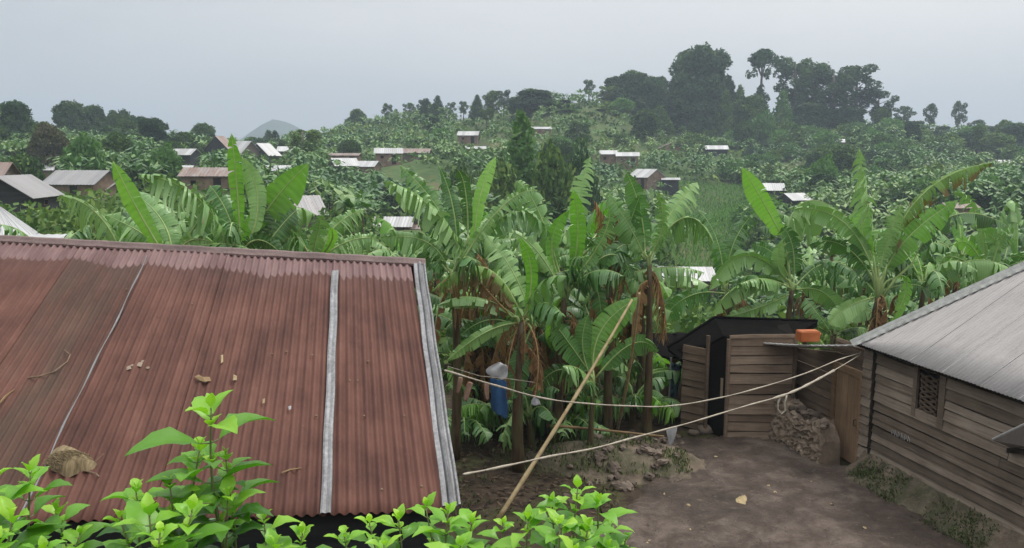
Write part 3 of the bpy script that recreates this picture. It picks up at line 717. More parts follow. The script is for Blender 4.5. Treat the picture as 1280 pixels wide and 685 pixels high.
def mat_mossmud():
    m, nt, b = newmat('mossy_mud'); g = coord(nt)
    n = noise(nt, g, 2.4, 9, .65); n2 = noise(nt, g, 1.3, 6, .7, .3); n3 = noise(nt, g, 14, 5, .7)
    c = ramp(nt, mth(nt, 'ADD', mth(nt, 'MULTIPLY', n, .7), mth(nt, 'MULTIPLY', n3, .3)), [(.3, (.06, .045, .032)), (.5, (.15, .115, .083)), (.7, (.27, .215, .16))])
    ms = ramp(nt, mth(nt, 'ADD', mth(nt, 'MULTIPLY', n2, .7), mth(nt, 'MULTIPLY', n3, .3)), [(.44, (0, 0, 0)), (.56, (1, 1, 1))])
    c = mixc(nt, mth(nt, 'MULTIPLY', ms, .75), c, (.04, .046, .018))
    nt.links.new(c, b.inputs['Base Color']); b.inputs['Roughness'].default_value = .95; bump(nt, b, mth(nt, 'ADD', n, mth(nt, 'MULTIPLY', n3, .4)), .8, .06); return m
M['mossmud'] = mat_mossmud()
mb.add(vs, fs, None); child(mb, 'mud_footing', M['mossmud'], hut, True)
# small awning at the right picture edge
aw = empty('metal_awning', P(1262, 550, 12), 0, 'small sloping metal awning sticking out from the plank wall at the right picture edge', 'awning')
yw = Ppl(1262, 550, A0+wn*.1, wn).y
mb = MB(); a_, b_, c_, d_ = Ppl(1241, 549, A0+wn*.35, wn), Ppl(1300, 521, A0+wn*.35, wn), Ppl(1300, 560, A0+wn*.05, wn), Ppl(1262, 558, A0+wn*.05, wn)
mb.add([a_, b_, c_, d_], [(0, 1, 2, 3)], [(0, 0), (1, 0), (1, 1), (0, 1)]); o = child(mb, 'sheet', M['hut_roof'], aw); so = o.modifiers.new('t', 'SOLIDIFY'); so.thickness = .02
mb = MB(); mb.tube([a_, b_], .016, 6); child(mb, 'rim', M['thin_metal'], aw)
mb = MB(); mb.box(d_+Vector((0, 0, -.10)), (c_-d_)*1.0, wn*.05, Vector((0, 0, .08))); child(mb, 'bracket', M['plank_dark'], aw)
# orange container on the lean-to roof
def jerrican():
    c = La.lerp(Lb, .59)+Vector((0, .18, .02)); root = empty('jerrican', c, R(6), 'orange plastic jerrican lying on the thin lean to roof', 'jerrican')
    import bmesh
    bm = bmesh.new(); bmesh.ops.create_cube(bm, size=1); bmesh.ops.scale(bm, vec=(.42, .24, .22), verts=bm.verts); bmesh.ops.translate(bm, vec=(0, 0, .10), verts=bm.verts)
    bmesh.ops.bevel(bm, geom=bm.edges[:], offset=.018, segments=3, affect='EDGES')
    me = bpy.data.meshes.new('body'); bm.to_mesh(me); bm.free(); me.materials.append(M['orange']); link(bpy.data.objects.new('body', me), root)
    mb = MB(); mb.tube([(-.10, 0, .17), (-.08, 0, .205), (.06, 0, .205), (.08, 0, .17)], .012, 7); mb.build('handle', M['orange'], root, True)
    mb = MB(); mb.tube([(.23, 0, .12), (.275, 0, .12)], .03, 10); mb.build('cap', M['orange'], root)
jerrican()
# ------------------------------------------------------------------ dark shed
C0 = Pz(907, 549, 0); CR = Pz(988, 549, 0); CL = Pz(851, 534, 0)
def line_fn(p, q):
    d = (q-p).normalized(); n = Vector((d.y, -d.x, 0)); n = n if n.y < 0 else -n
    return (lambda s, z, out=0.0: p+d*s+Vector((0, 0, z))+n*out), (q-p).length
shed = empty('plank_shed', C0+Vector((0, .8, 0)), 0, 'small plank shed with a sooty black roof and an open dark doorway', 'shed')
Wf, Lf = line_fn(C0, CR); Wl, Ll = line_fn(C0, CL)
zt = P(945, 418, C0.y).z
mb = MB(); plank_wall(mb, .0, Lf, .0, zt, .205, Wf=Wf, tr=(.2, .95)); child(mb, 'plank_wall', M['plank_warm'], shed)
mb = MB(); sd0, sd1 = Ll*.07, Ll*.44
zl1 = P(862, 447, CL.y).z
plank_wall(mb, sd1, Ll, .05, zl1+.30, .2, Wf=Wl, tr=(.2, .6)); child(mb, 'plank_wall', M['plank_warm'], shed)
for w, s, t in ((Wl, 0, .5), (Wl, sd1, .2), (Wf, Lf, 0.1)):
    mb = MB(); mb.tube([w(s, -.05, .02), w(s, zt-.1, .02)], .045, 7, t); child(mb, 'post', M['plank_warm'], shed)
# closed block, coloured near-black in place of the shade indoors
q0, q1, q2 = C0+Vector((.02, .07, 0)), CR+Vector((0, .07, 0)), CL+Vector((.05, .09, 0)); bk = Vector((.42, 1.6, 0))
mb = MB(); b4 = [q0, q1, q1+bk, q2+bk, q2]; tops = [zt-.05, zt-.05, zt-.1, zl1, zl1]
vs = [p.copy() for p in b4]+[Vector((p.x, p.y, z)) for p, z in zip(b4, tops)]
mb.add(vs, [(i, (i+1) % 5, 5+(i+1) % 5, 5+i) for i in range(5)]+[(9, 8, 7, 6, 5)]); child(mb, 'interior_shade', M['hole'], shed)
mb = MB(); mb.box(Wl(sd0+.02, .9, .03), Vector((0, 0, .45)), (CL-C0).normalized()*.06, Vector((0, -.02, 0)), .9); child(mb, 'door_leaf', M['plank_warm'], shed)
rp = [P(835, 435, 18.6), P(893, 398, 19.2), P(1022, 402, 19.2), P(992, 419, 17.0), P(905, 421, 17.0), P(853, 450, 17.7)]
def slab(pts, th, mb, sub=6):
    n = len(pts); up = Vector((0, 0, th)); vs = [p for p in pts]+[p-up for p in pts]
    mb.add(vs, [tuple(range(n)), tuple(range(2*n-1, n-1, -1))]+[(i, n+i, n+(i+1) % n, (i+1) % n) for i in range(n)])
mb = MB(); slab([rp[4], rp[3], rp[2], rp[1]], .13, mb); slab([rp[5], rp[4]-Vector((.004, 0, 0)), rp[1]-Vector((.004, 0, 0)), rp[0]], .08, mb)
child(mb, 'roof', M['soot_roof'], shed)
mb = MB(); f0, f1 = rp[4]+Vector((0, .08, -.09)), rp[5]+Vector((0, .08, -.08)); mb.add([f0, f1, f1-Z_*.12, f0-Z_*.34, f0+Y_*.05, f1+Y_*.05, f1-Z_*.12+Y_*.05, f0-Z_*.34+Y_*.05], [(0, 1, 2, 3), (7, 6, 5, 4), (0, 4, 5, 1), (3, 2, 6, 7)]); child(mb, 'gable_shade', M['soot_roof'], shed)  # black slab standing in for the shadow under the gable
mb = MB()
mb.tube([rp[0]+Z_*.02, rp[1]+Z_*.03, rp[2]+Z_*.02], .035, 6); mb.tube([rp[5]+Z_*.0, rp[4]+Z_*.01, rp[3]+Z_*.0], .03, 6)
child(mb, 'roof_batten', M['soot_roof'], shed)
# bluish sheet with pale pole leaning at the shed's left
mb = MB(); p0, p1 = P(839, 500, 18.4), P(853, 452, 18.4); vs, uv, fs = [], [], []
for i in range(9):
    for j in range(9):
        s, t = i/8, j/8; a = P(838+s*15, 452+6*s, 18.5); b = P(837+s*10, 500-6*s, 18.5); q = a.lerp(b, t); q.y += .04*math.sin(i*1.9)+.03*math.sin(j*1.3); vs.append(q); uv.append((s, t))
for i in range(8):
    for j in range(8): q = i*9+j; fs.append((q, q+1, q+10, q+9))
def mat_net():
    m, nt, b = newmat('blue_patterned_sheet'); uv = nt.nodes.new('ShaderNodeUVMap').outputs[0]
    v = N(nt, 'ShaderNodeTexVoronoi', Scale=9.0); nt.links.new(uv, v.inputs['Vector'])
    nt.links.new(ramp(nt, v.outputs['Distance'], [(.3, (.02, .03, .045)), (.55, (.10, .17, .24))]), b.inputs['Base Color']); b.inputs['Roughness'].default_value = .8; return m
mb.add(vs, fs, uv); o = mb.build('hanging_sheet', mat_net(), None, True); tag(o, 'blue patterned sheet hanging at the left end of the sooty shed', 'sheet'); so = o.modifiers.new('t', 'SOLIDIFY'); so.thickness = .006
mb = MB(); mb.tube([P(836, 503, 18.35), P(839, 447, 18.35)], .022, 6); tag(mb.build('pale_pole', M['white_cloth']), 'thin pale upright pole beside the blue sheet at the shed', 'pole')

# ------------------------------------------------------------------ mud hearth with stones
def hearth():
    a, b = Pz(966, 549, 0), Pz(1027, 584, 0); root = empty('mud_hearth', (a+b)/2, 0, 'rough mud hearth block topped with stones against the lean to wall', 'hearth')
    d = (b-a); L = d.length; d.normalize(); n = Vector((d.y, -d.x, 0)); n = n if n.x < 0 else -n
    rs = random.Random(8); mb = MB(); NX, NZ, NYY = 34, 18, 8; H = lambda t: (.88+.07*math.sin(t*9)-.12*t-.25*max(0, t-.85)/.15+rs.uniform(-.03, .03))
    hs = [H(i/NX) for i in range(NX+1)]
    vs, fs = [], []
    rows = []
    for i in range(NX+1):
        row = []
        for k in range(NZ+1): row.append(a+d*(L*i/NX)+n*(.10*(1-k/NZ)+rs.uniform(-.05, .05))+Vector((0, 0, hs[i]*k/NZ+rs.uniform(-.02, .02))))
        for k in range(1, NYY+1): row.append(a+d*(L*i/NX)-n*(.40*k/NYY)+Vector((0, 0, hs[i]+rs.uniform(-.05, .04))))
        row.append(a+d*(L*i/NX)-n*.42); rows.append(row)
    m = len(rows[0])
    for r in rows: vs += r
    for i in range(NX):
        for j in range(m-1): q = i*m+j; fs.append((q, q+m, q+m+1, q+1))
    fs += [tuple(range(m)), tuple(range(NX*m+m-1, NX*m-1, -1))]
    mb.add(vs, fs); child(mb, 'mud_block', M['mud'], root, False)
    for k, (t, o, r) in enumerate([(.1, -.1, .09), (.22, -.25, .11), (.32, -.05, .08), (.42, -.18, .12), (.55, -.08, .10), (.66, -.22, .13), (.78, -.06, .09), (.9, -.15, .10), (.5, -.3, .08), (.96, -.04, .07)]):
        mb = MB(); mb.blob(a+d*(L*t)+n*o+Vector((0, 0, .86-.1*t+r*.5)), (r, r*.85, r*.75), seed=k, tint=rs.random(), rough=.22); child(mb, 'stone', M['stone'], root)
hearth()
mb = MB(); mb.blob(Pz(881, 541)+Vector((0, 0, .09)), (.2, .16, .12), seed=2, rough=.15, tint=.9); tag(mb.build('boulder', M['stone'], None, True), 'rounded reddish stone on the ground at the shed doorway', 'stone')
mb = MB(); mb.blob(Pz(866, 544)+Vector((0, 0, .05)), (.14, .12, .08), seed=4, rough=.2, tint=.3); tag(mb.build('boulder', M['stone'], None, True), 'small dark stone just left of the reddish stone by the shed doorway', 'stone')
# ------------------------------------------------------------------ rubble mound between yard and banana stand
def mound():
    m = MB(); vs, fs = [], []; rs = random.Random(12); c = Pz(775, 578); NX, NY = 46, 26
    def zf(x, y):
        r = math.hypot((x-c.x+.3*(y-c.y))/1.75, (y-c.y)/1.15); 
        return max(0, (1-r*r))*.42+.05*math.sin(x*5)*math.sin(y*6+x*2) if r < 1.05 else -.05
    for i in range(NX+1):
        for j in range(NY+1):
            x = c.x-2.1+4.2*i/NX; y = c.y-1.5+3.0*j/NY; z = zf(x, y); vs.append(Vector((x, y, (z+rs.uniform(-.03, .03)) if z > 0 else -.05)))
    for i in range(NX):
        for j in range(NY): q = i*(NY+1)+j; fs.append((q, q+NY+1, q+NY+2, q+1))
    m.add(vs, fs); o = m.build('rubble_mound', M['mossmud'], None, True); tag(o, 'low weedy mound of dark earth and rubble at the left edge of the yard', 'mound')
    proto = []
    for k in range(6):
        mb = MB(); mb.blob((0, 0, 0), (.13, .10, .075), seed=30+k, tint=rs.random(), rough=.3, nu=9, nv=6); proto.append(mb.mesh('stone', M['stone']))
    for k in range(70):
        px, py = rs.uniform(735, 848), rs.uniform(545, 612)
        if k > 55: px, py = rs.uniform(690, 860), rs.uniform(545, 640)
        p = Pz(px, py); z = max(0, zf(p.x, p.y)); p = Vector((p.x, p.y, z+.03))
        o = bpy.data.objects.new('stone', proto[k % 6]); o.location = p; o.rotation_euler = (rs.uniform(-.5, .5), rs.uniform(-.5, .5), rs.uniform(0, 6)); s = rs.uniform(.35, 1.25); o.scale = (s, s, s)
        link(o); tag(o, 'rough brown stone lying on or round the rubble mound', 'stone', 'stones on and round the rubble mound')
    return zf
mzf = mound()
# ------------------------------------------------------------------ poles, lines, washing
def pole(name, p, q, r0, r1, mat, label, nodes=0, bend=.05, cat='pole'):
    mb = MB(); n = 22; pts, rad = [], []
    for i in range(n+1):
        t = i/n; v = p.lerp(q, t)+Vector((math.sin(t*3.1)*bend, 0, math.sin(t*5)*bend*.2)); pts.append(v); rad.append((r0+(r1-r0)*t)*(1.18 if nodes and i % nodes == 0 else 1))
    mb.tube(pts, rad, 9); return tag(mb.build(name, mat, None, True), label, cat)
b1 = Pz(622, 650); pole('cane_pole', b1, P(790, 374, 15.4), .042, .022, M['bamboo'], 'long pale yellow cane leaning diagonally across the washing lines', 4)
pole('cane_pole', Pz(771, 541), P(799, 366, 14.2), .036, .024, M['bamboo'], 'short yellow cane standing almost upright right of the long leaning cane', 4)
pole('cane_pole', Pz(726, 545), P(674, 440, 16.6), .03, .022, M['cane_brown'], 'thin brown stick leaning left among the banana stems', 5)
pole('timber_log', P(683, 532, 15.6), P(830, 545, 15.4), .03, .02, M['cane_brown'], 'thin branch lying along the foot of the banana stand', 5, cat='branch')
def rope(name, a, b, scr, rad, label, cat='clothesline'):
    """a, b 3D ends; scr = screen points giving the sag; depth follows the straight plan line a-b"""
    ab = Vector((b.x-a.x, b.y-a.y, 0)); n = Vector((ab.y, -ab.x, 0)).normalized(); pts = [a]
    sc = []
    for i in range(len(scr)-1):
        for k in range(8):
            t = k/8; p0 = scr[max(i-1, 0)]; p1, p2 = scr[i], scr[i+1]; p3 = scr[min(i+2, len(scr)-1)]
            f = lambda c: .5*(2*p1[c]+(-p0[c]+p2[c])*t+(2*p0[c]-5*p1[c]+4*p2[c]-p3[c])*t*t+(-p0[c]+3*p1[c]-3*p2[c]+p3[c])*t**3)
            sc.append((f(0), f(1)))
    pts = [Ppl(x, y, a, n) for x, y in sc]+[b]
    mb = MB(); rs = random.Random(int(scr[0][0])); rd = [rad*(1+.25*math.sin(i*.9)+rs.uniform(-.12, .12)) for i in range(len(pts))]
    mb.tube(pts, rd, 6); return tag(mb.build(name, M['rope'], None, True), label, cat), pts
ra = RP(556, 463, .05); rb = W(s_of(1078), Ppl(1079, 441, A0+wn*.1, wn).z, .1)
o1, p1 = rope('clothesline', ra, rb, [(556,463),(620,482),(680,498),(740,505),(800,508),(830,508),(870,503),(930,490),(1000,469),(1050,449),(1077,441)], .010, 'upper washing line from the roof edge to the corner of the plank hut')
ra2 = RP(578, 592, .02)
o2, p2 = rope('clothesline', ra2, rb+Vector((0, 0, -.04)), [(579,593),(620,585),(690,570),(740,561),(800,545),(860,529),(930,508),(985,492),(1030,470),(1076,443)], .0095, 'lower thicker washing line from the roof eave to the hut corner')
def on_line(pts, px):
    best = min(pts, key=lambda p: abs(640+1005*p.x/((p-CAM).dot(FW))-px)); return best
# rag wound round the lower line
sel = [p for p in p2 if 960 < 640+1005*p.x/((p-CAM).dot(FW)) < 1045]
mb = MB(); mb.tube(sel, [.011+.014*abs(math.sin(i*1.1)) for i in range(len(sel))], 7); tag(mb.build('twisted_rag', M['rope'], None, True), 'twisted pale rag wound round the washing line near the lean to', 'rag')
q = on_line(p2, 978); mb = MB(); mb.tube([q+Vector((x, 0, z)) for x, z in [(-.02, 0), (-.07, -.12), (-.07, -.22), (-.01, -.30), (.05, -.24), (.03, -.12), (.06, 0)]], .013, 6); tag(mb.build('rope_loop', M['rope'], None, True), 'small loop of rope hanging from the line above the mud hearth', 'rope loop')
def cloth(name, px_pts, Y, mat, label, cat, cols=6, th=.012, fold=.03):
    """px_pts: left/right outline pairs from top to bottom"""
    mb = MB(); vs, uv, fs = [], [], []; rs = random.Random(int(px_pts[0][0][0])); m = len(px_pts)
    for j, (l, r) in enumerate(px_pts):
        for i in range(cols+1):
            t = i/cols; q = P(l[0]+(r[0]-l[0])*t, l[1]+(r[1]-l[1])*t, Y); q.y += fold*math.sin(t*9+j*.4)+rs.uniform(-.008, .008); vs.append(q); uv.append((t, j*.1))
    for j in range(m-1):
        for i in range(cols): q = j*(cols+1)+i; fs.append((q, q+1, q+cols+2, q+cols+1))
    mb.add(vs, fs, uv); o = mb.build(name, mat, None, True); so = o.modifiers.new('t', 'SOLIDIFY'); so.thickness = th; so.offset = 0; sb = o.modifiers.new('s', 'SUBSURF'); sb.levels = 1; sb.render_levels = 1
    return tag(o, label, cat)
q = on_line(p2, 842).y; cloth('rag', [((832,536),(848,532)), ((834,545),(845,543)), ((836,552),(842,550)), ((837,558),(840,556))], q, M['white_cloth'], 'torn white rag hanging on the lower washing line over the mound', 'rag', 4)
q = on_line(p1, 669).y; cloth('rag', [((667,496),(671,496)), ((664,501),(675,502)), ((663,507),(677,507))], q, M['white_cloth'], 'small white rag pegged on the upper washing line', 'rag', 4)
Yc = 13.4
cloth('blue_garment', [((612,472),(633,476)), ((611,480),(634,483)), ((615,492),(632,492)), ((612,504),(636,508)), ((614,512),(634,519)), ((616,514),(633,525))], Yc, M['blue_cloth'], 'blue garment hanging in the shade behind the roof edge', 'garment')
cloth('white_garment', [((624,452),(634,457)), ((615,457),(635,462)), ((607,461),(635,468)), ((606,466),(634,473)), ((611,470),(626,475))], Yc+.03, M['white_cloth'], 'greyish white cloth hanging just above the blue garment', 'cloth')
cloth('tan_garment', [((605,478),(612,478)), ((605,492),(611,493)), ((607,500),(612,501))], Yc+.05, M['tan_cloth'], 'tan rag hanging left of the blue garment', 'rag', 3)
cloth('tan_garment', [((573,470),(579,472)), ((571,480),(577,482)), ((569,492),(573,494))], Yc-1.2, M['tan_cloth'], 'leftmost of two narrow tan strips hanging under the upper washing line', 'rag', 3)
cloth('tan_garment', [((585,476),(592,478)), ((580,488),(588,490)), ((578,501),(584,503))], Yc-1.2, M['tan_cloth'], 'right hand one of two narrow tan strips hanging under the upper washing line', 'rag', 3)
mb = MB(); mb.tube([P(560, 458, 13.3), P(600, 470, 13.35), P(640, 474, 13.4), P(668, 478, 14.5)], .006, 5); tag(mb.build('back_line', M['rope']), 'thin cord in the shade from which the blue garment hangs', 'cord')
mb = MB(); mb.add([Pz(919,622,.06), Pz(931,619,.09), Pz(935,624,.05), Pz(932,631,.07), Pz(923,631,.05), Pz(920,627,.08)], [(0, 1, 2, 3, 4, 5)]); o = mb.build('fallen_leaf', M['bamboo']); tag(o, 'pale yellow fallen leaf in the middle of the brown yard', 'leaf'); so = o.modifiers.new('t', 'SOLIDIFY'); so.thickness = .006
rs = random.Random(77)
for k in range(70):
    px, py = rs.uniform(800, 1120), rs.uniform(560, 684)
    if px > 1020+(py-590)*1.2: continue
    p = Pz(px, py, .05); mb = MB(); mb.blob((0, 0, 0), (.035, .022, .012), seed=k, rough=.4, nu=6, nv=4, tint=rs.random()); o = mb.build('pebble', M['stone'] if k % 3 else M['bamboo']); o.location = p; o.rotation_euler.z = rs.uniform(0, 6); s = rs.uniform(.6, 1.6); o.scale = (s, s, s)
    tag(o, 'small scrap or pebble trodden into the brown yard', 'pebble', 'pebbles and scraps on the yard')

# ================================================================== vegetation
Z = Vector((0, 0, 1))
def bez(p0, p1, p2, t): return p0*(1-t)**2+p1*2*t*(1-t)+p2*t*t
def banana_leaf(mb, ribpts, W_, side, rs, fold=.35, droop=.25, torn=.5, nseg=36, pet=.12, mi=0, tint=.5, rib=True, ribr=.022, rowsn=3, sweep=.10, tip=1.0):
    """one leaf: a midrib polyline sampled finely; blade strips on both sides, split where torn"""
    n = nseg; pts = [ribpts(i/n) for i in range(n+1)]
    L = sum((pts[i+1]-pts[i]).length for i in range(n))
    frames = []
    for i in range(n+1):
        t = (pts[min(i+1, n)]-pts[max(i-1, 0)]).normalized(); s = (side-t*side.dot(t)).normalized(); nn = s.cross(t).normalized()
        frames.append((t, s, nn))
    def wid(x):
        x = (x-pet)/(1-pet)
        if x <= 0: return 0.0
        return min(1, x/.07)**.5*(.62+.38*min(1, x/.5))*(1-max(0, (x-.58)/.42)**2.4*.97)
    nn_mean = frames[n//2][2]; upside = 1 if nn_mean.z >= 0 else -1
    start = int(pet*n)
    for sd in (1, -1):
        i = start; gfold = fold+rs.uniform(-.1, .1)
        while i < n:
            if rs.random() < torn: g = rs.choice([1, 1, 1, 2, 2])
            else: g = rs.choice([3, 4, 6])
            g = min(g, n-i); dg = rs.gauss(0, .42*torn); extra = rs.uniform(0, 1.5)*torn*max(droop, .3)*2.4; shr = rs.uniform(.02, .24)*torn; lean = rs.gauss(.05, .16)*torn; wl = 1-rs.uniform(0, .22)*torn; tg = tint+rs.uniform(-.12, .12)
            vs, uv, fs = [], [], []
            for k in range(g+1):
                j = i+k; t, s, nn = frames[j]; x = j/n; w_ = W_*.5*wid(x)*wl
                if j == n: w_ *= .3
                cen = (k/g-.5) if g else 0
                for r in range(rowsn+1):
                    q = r/rowsn; a = gfold+dg*q-extra*q*1.0
                    out = s*sd*math.cos(a)*w_*q+nn*upside*math.sin(a)*w_*q
                    out += -Z*(droop*w_*q*q*(1+extra))+t*((sweep*1.6+lean*q)*w_*q)-t*(cen*shr*L/n*g*q*3.0)
                    vs.append(pts[j]+out); uv.append((sd*q, x*L))
            for k in range(g):
                for r in range(rowsn):
                    q0 = k*(rowsn+1)+r; f = (q0, q0+1, q0+rowsn+2, q0+rowsn+1); fs.append(f if sd*upside < 0 else tuple(reversed(f)))
            mb.add(vs, fs, uv, tg, mi); i += g
    if rib:
        m = max(6, n//2); mb.tube([ribpts(i/m) for i in range(m+1)], [ribr*(1-.8*i/m) for i in range(m+1)], 5, .5, mi+1)
def make_leaf_obj(name, ribpts, W_, side, rs, root, kind='banana', **kw):
    mb = MB(); banana_leaf(mb, ribpts, W_, side, rs, **kw)
    mats = [M[kind], M['rib_dry'] if kind == 'banana_dry' else M['rib']]
    o = mb.build(name, mats, root, True); 
    if root is not None: o.matrix_parent_inverse = Matrix.Translation(-root.location)
    return o
def pseudostem(base, top, r0, r1, rs):
    mb = MB(); n = 10; pts = []; bend = Vector((rs.uniform(-.12, .12), rs.uniform(-.1, .1), 0))
    for i in range(n+1): t = i/n; pts.append(base.lerp(top, t)+bend*math.sin(t*3.14))
    mb.tube(pts, [(r0+(r1-r0)*i/n)*(1+.05*math.sin(i*2.3)) for i in range(n+1)], 11); return mb
def dead_skirt(c, rs, n=7, L=1.2):
    """dry leaves hanging down along the stem"""
    mb = MB()
    for k in range(n):
        az = rs.uniform(0, 6.28); d = Vector((math.cos(az), math.sin(az), 0)); l = L*rs.uniform(.6, 1.2)
        p0 = c+Vector((0, 0, rs.uniform(-.5, .1))); p1 = p0+d*rs.uniform(.25, .5)+Z*.1; p2 = p0+d*rs.uniform(.2, .5)-Z*l
        banana_leaf(mb, lambda t: bez(p0, p1, p2, t), rs.uniform(.22, .42), Vector((-d.y, d.x, 0)), rs, fold=-.9, droop=.3, torn=.95, nseg=14, pet=.1, mi=0, tint=rs.uniform(.2, .9), rowsn=2, ribr=.014)
    return mb
def rand_leaf_pts(c, rs, L, az, el, bend):
    d = Vector((math.cos(az)*math.cos(el), math.sin(az)*math.cos(el), math.sin(el))); h = Vector((math.cos(az), math.sin(az), 0))
    p1 = c+d*L*.55; p2 = c+d*L*(.62)+h*L*.33-Z*L*bend
    return (lambda t: bez(c, p1, p2, t)), Vector((-h.y, h.x, 0))

# ---- stand-out plants, each leaf set as the photograph shows it
HG = None
def hero(base_px, Y, crown, leaves, label, stem_r=.13, ground_z=0.0, seed=1, skirt=0, nrand=0, Lr=2.3):
    rs = random.Random(seed); c = P(crown[0], crown[1], Y); b = Vector((P(base_px, 400, Y).x, Y, ground_z))
    root = empty('banana_plant', b, 0, label, 'banana plant')
    mb = pseudostem(b, c, stem_r*.95, stem_r*.45, rs); o = mb.build('pseudostem', M['stem_banana'], root, True); o.matrix_parent_inverse = Matrix.Translation(-b)
    for L in leaves:
        (bx, by), (mx, my), (tx, ty), wp = L[:4]; kw = L[4] if len(L) > 4 else {}
        dy = kw.get('dy', rs.uniform(-.6, .6)); Yb = Y+rs.uniform(-.1, .1)
        p0 = P(bx, by, Yb); p1 = P(mx, my, Yb+dy*.5); p2 = P(tx, ty, Yb+dy); p1 = p1*2-(p0+p2)*.5
        Wd = wp*Y/1005*(.78 if kw.get('m') == 'banana_young' else .92); roll = R(kw.get('roll', rs.uniform(-35, 35)))
        view = (CAM-p1).normalized(); tdir = (p2-p0).normalized(); s = tdir.cross(view).normalized(); s = (s*math.cos(roll)+view*math.sin(roll)).normalized()
        kind = kw.get('m', 'banana'); torn = kw.get('torn', .5); torn = min(1, torn*1.15+.15) if torn > .15 else torn+.12
        q0 = c.lerp(p0, .2) if kw.get('pet', 1) else p0
        def rp(t, p0=p0, p1=p1, p2=p2): return bez(p0, p1, p2, t)
        o = make_leaf_obj('leaf', rp, Wd, s, rs, root, kind, torn=torn, droop=kw.get('droop', .3), fold=kw.get('fold', .3), pet=kw.get('p', .08), tint=kw.get('tint', rs.uniform(.35, .8)), ribr=.02)
        if kind == 'banana_dry': o['label'] = 'dry brown leaf'
        # petiole to the crown
        if (p0-c).length > .15:
            mb = MB(); mid = p0.lerp(c, .5)+Z*.05; mb.tube([c-Z*.15, mid, p0, rp(.05)], [.04, .032, .024, .02], 6); po = mb.build('leaf_stalk', M['rib'], root, True); po.matrix_parent_inverse = Matrix.Translation(-b)
    for k in range(nrand):
        az = rs.uniform(0, 6.28); rp, sd = rand_leaf_pts(c, rs, Lr*rs.uniform(.7, 1.05), az, R(rs.uniform(15, 70)), rs.uniform(-.1, .35))
        make_leaf_obj('leaf', rp, rs.uniform(.38, .55), sd, rs, root, 'banana', torn=rs.uniform(.6, 1), droop=.6, fold=.25, pet=.2, tint=rs.uniform(.05, .9))
    if skirt:
        o = dead_skirt(c, rs, skirt).build('dry_leaf_skirt', [M['banana_dry'], M['rib_dry']], root, True); o.matrix_parent_inverse = Matrix.Translation(-b)
    return root
Y_, D_, E_ = dict(m='banana_young', torn=.05, fold=.2), dict(m='banana_dry', torn=.9, droop=.9), dict(m='banana_edge', torn=.6)
def k(d=None, **kw): r = dict(d or {}); r.update(kw); return r
hero(300, 13.2, (300, 318), [
    ((300,300),(296,232),(289,166),24,k(m='banana_young',torn=.15,roll=10,tint=.3)), ((312,300),(322,246),(302,196),28,dict(roll=20,torn=.1,tint=.9)),
    ((306,318),(334,262),(386,204),58,dict(m='banana_young',roll=5,torn=.05,tint=.2,fold=.1)), ((318,320),(345,275),(345,232),50,dict(tint=.12,torn=.2,roll=15)),
    ((300,312),(282,262),(262,232),44,dict(roll=20,tint=.4)), ((296,318),(262,282),(238,262),42,dict(tint=.3)), ((322,322),(352,282),(372,262),36,dict(tint=.25)),
    ((300,320),(322,300),(352,318),40,dict(tint=.2)), ((288,318),(262,300),(232,316),40,dict(tint=.3))],
    'banana plant with a tall upright pale leaf, rising behind the red roof ridge at left', seed=3, nrand=3)
hero(214, 12.6, (214, 322), [
    ((205,318),(172,262),(141,201),34,k(m='banana_young',torn=.05,roll=25,tint=.75)), ((286,322),(250,250),(172,217),46,dict(torn=.75,droop=.6,tint=.75,roll=20)),
    ((215,318),(200,272),(160,238),52,dict(torn=.3,tint=.8,roll=-10)), ((150,312),(118,264),(74,244),36,dict(torn=.5,droop=.7,tint=.9,roll=15)),
    ((212,320),(178,292),(130,268),50,dict(torn=.7,tint=.85,roll=0)), ((206,320),(165,300),(128,300),46,dict(m='banana_young',torn=.05,tint=.2)),
    ((220,320),(244,282),(262,252),40,dict(torn=.4,tint=.7)), ((220,322),(240,300),(270,306),40,dict(tint=.9,torn=.6)), ((196,322),(176,310),(140,318),34,dict(tint=.6))],
    'banana plant behind the red roof with a yellow green upright leaf at its left', seed=4, nrand=2)
hero(392, 14.4, (392, 330), [
    ((380,322),(352,292),(318,288),34,dict(torn=.7,tint=.9)), ((396,322),(420,282),(456,262),40,dict(torn=.8,tint=.9,roll=0)), ((390,322),(398,288),(402,268),30,dict(tint=.8)),
    ((398,324),(440,300),(474,300),36,dict(torn=.7,tint=.85)), ((388,326),(360,312),(330,318),34,dict(torn=.6,tint=.8)), ((400,326),(430,312),(460,322),30,dict(torn=.6,tint=.9)),
    ((388,322),(372,290),(360,270),24,dict(torn=.5)), ((398,324),(415,300),(412,284),16,dict(m='banana_young',torn=.05))],
    'light green banana plant with feathered leaves above the middle of the red roof ridge', seed=5, nrand=3)
hero(566, 15.6, (566, 345), [
    ((580,334),(546,266),(478,226),40,dict(torn=.7,tint=.95,roll=20,droop=.5)), ((578,330),(548,262),(500,207),40,dict(torn=.75,tint=.6,roll=0)), ((572,326),(566,258),(548,206),26,dict(torn=.5,tint=.3)),
    ((592,318),(600,246),(620,196),24,k(m='banana_young',torn=.1,roll=15,tint=.75)), ((585,300),(582,240),(572,212),20,dict(torn=.3,tint=.3)), ((576,330),(628,258),(672,238),30,dict(torn=.9,tint=.8)),
    ((580,332),(640,266),(690,300),32,dict(torn=.7,tint=.6,droop=.6)), ((560,336),(528,300),(470,300),36,dict(torn=.6,tint=.7)), ((570,340),(600,300),(640,330),34,dict(tint=.5)),
    ((560,340),(536,320),(524,345),30,dict(tint=.4)), ((572,330),(555,290),(522,282),26,dict(tint=.35))],
    'tall banana plant with long arching torn leaves just right of the roof ridge end', seed=6, nrand=4, skirt=4, stem_r=.12)
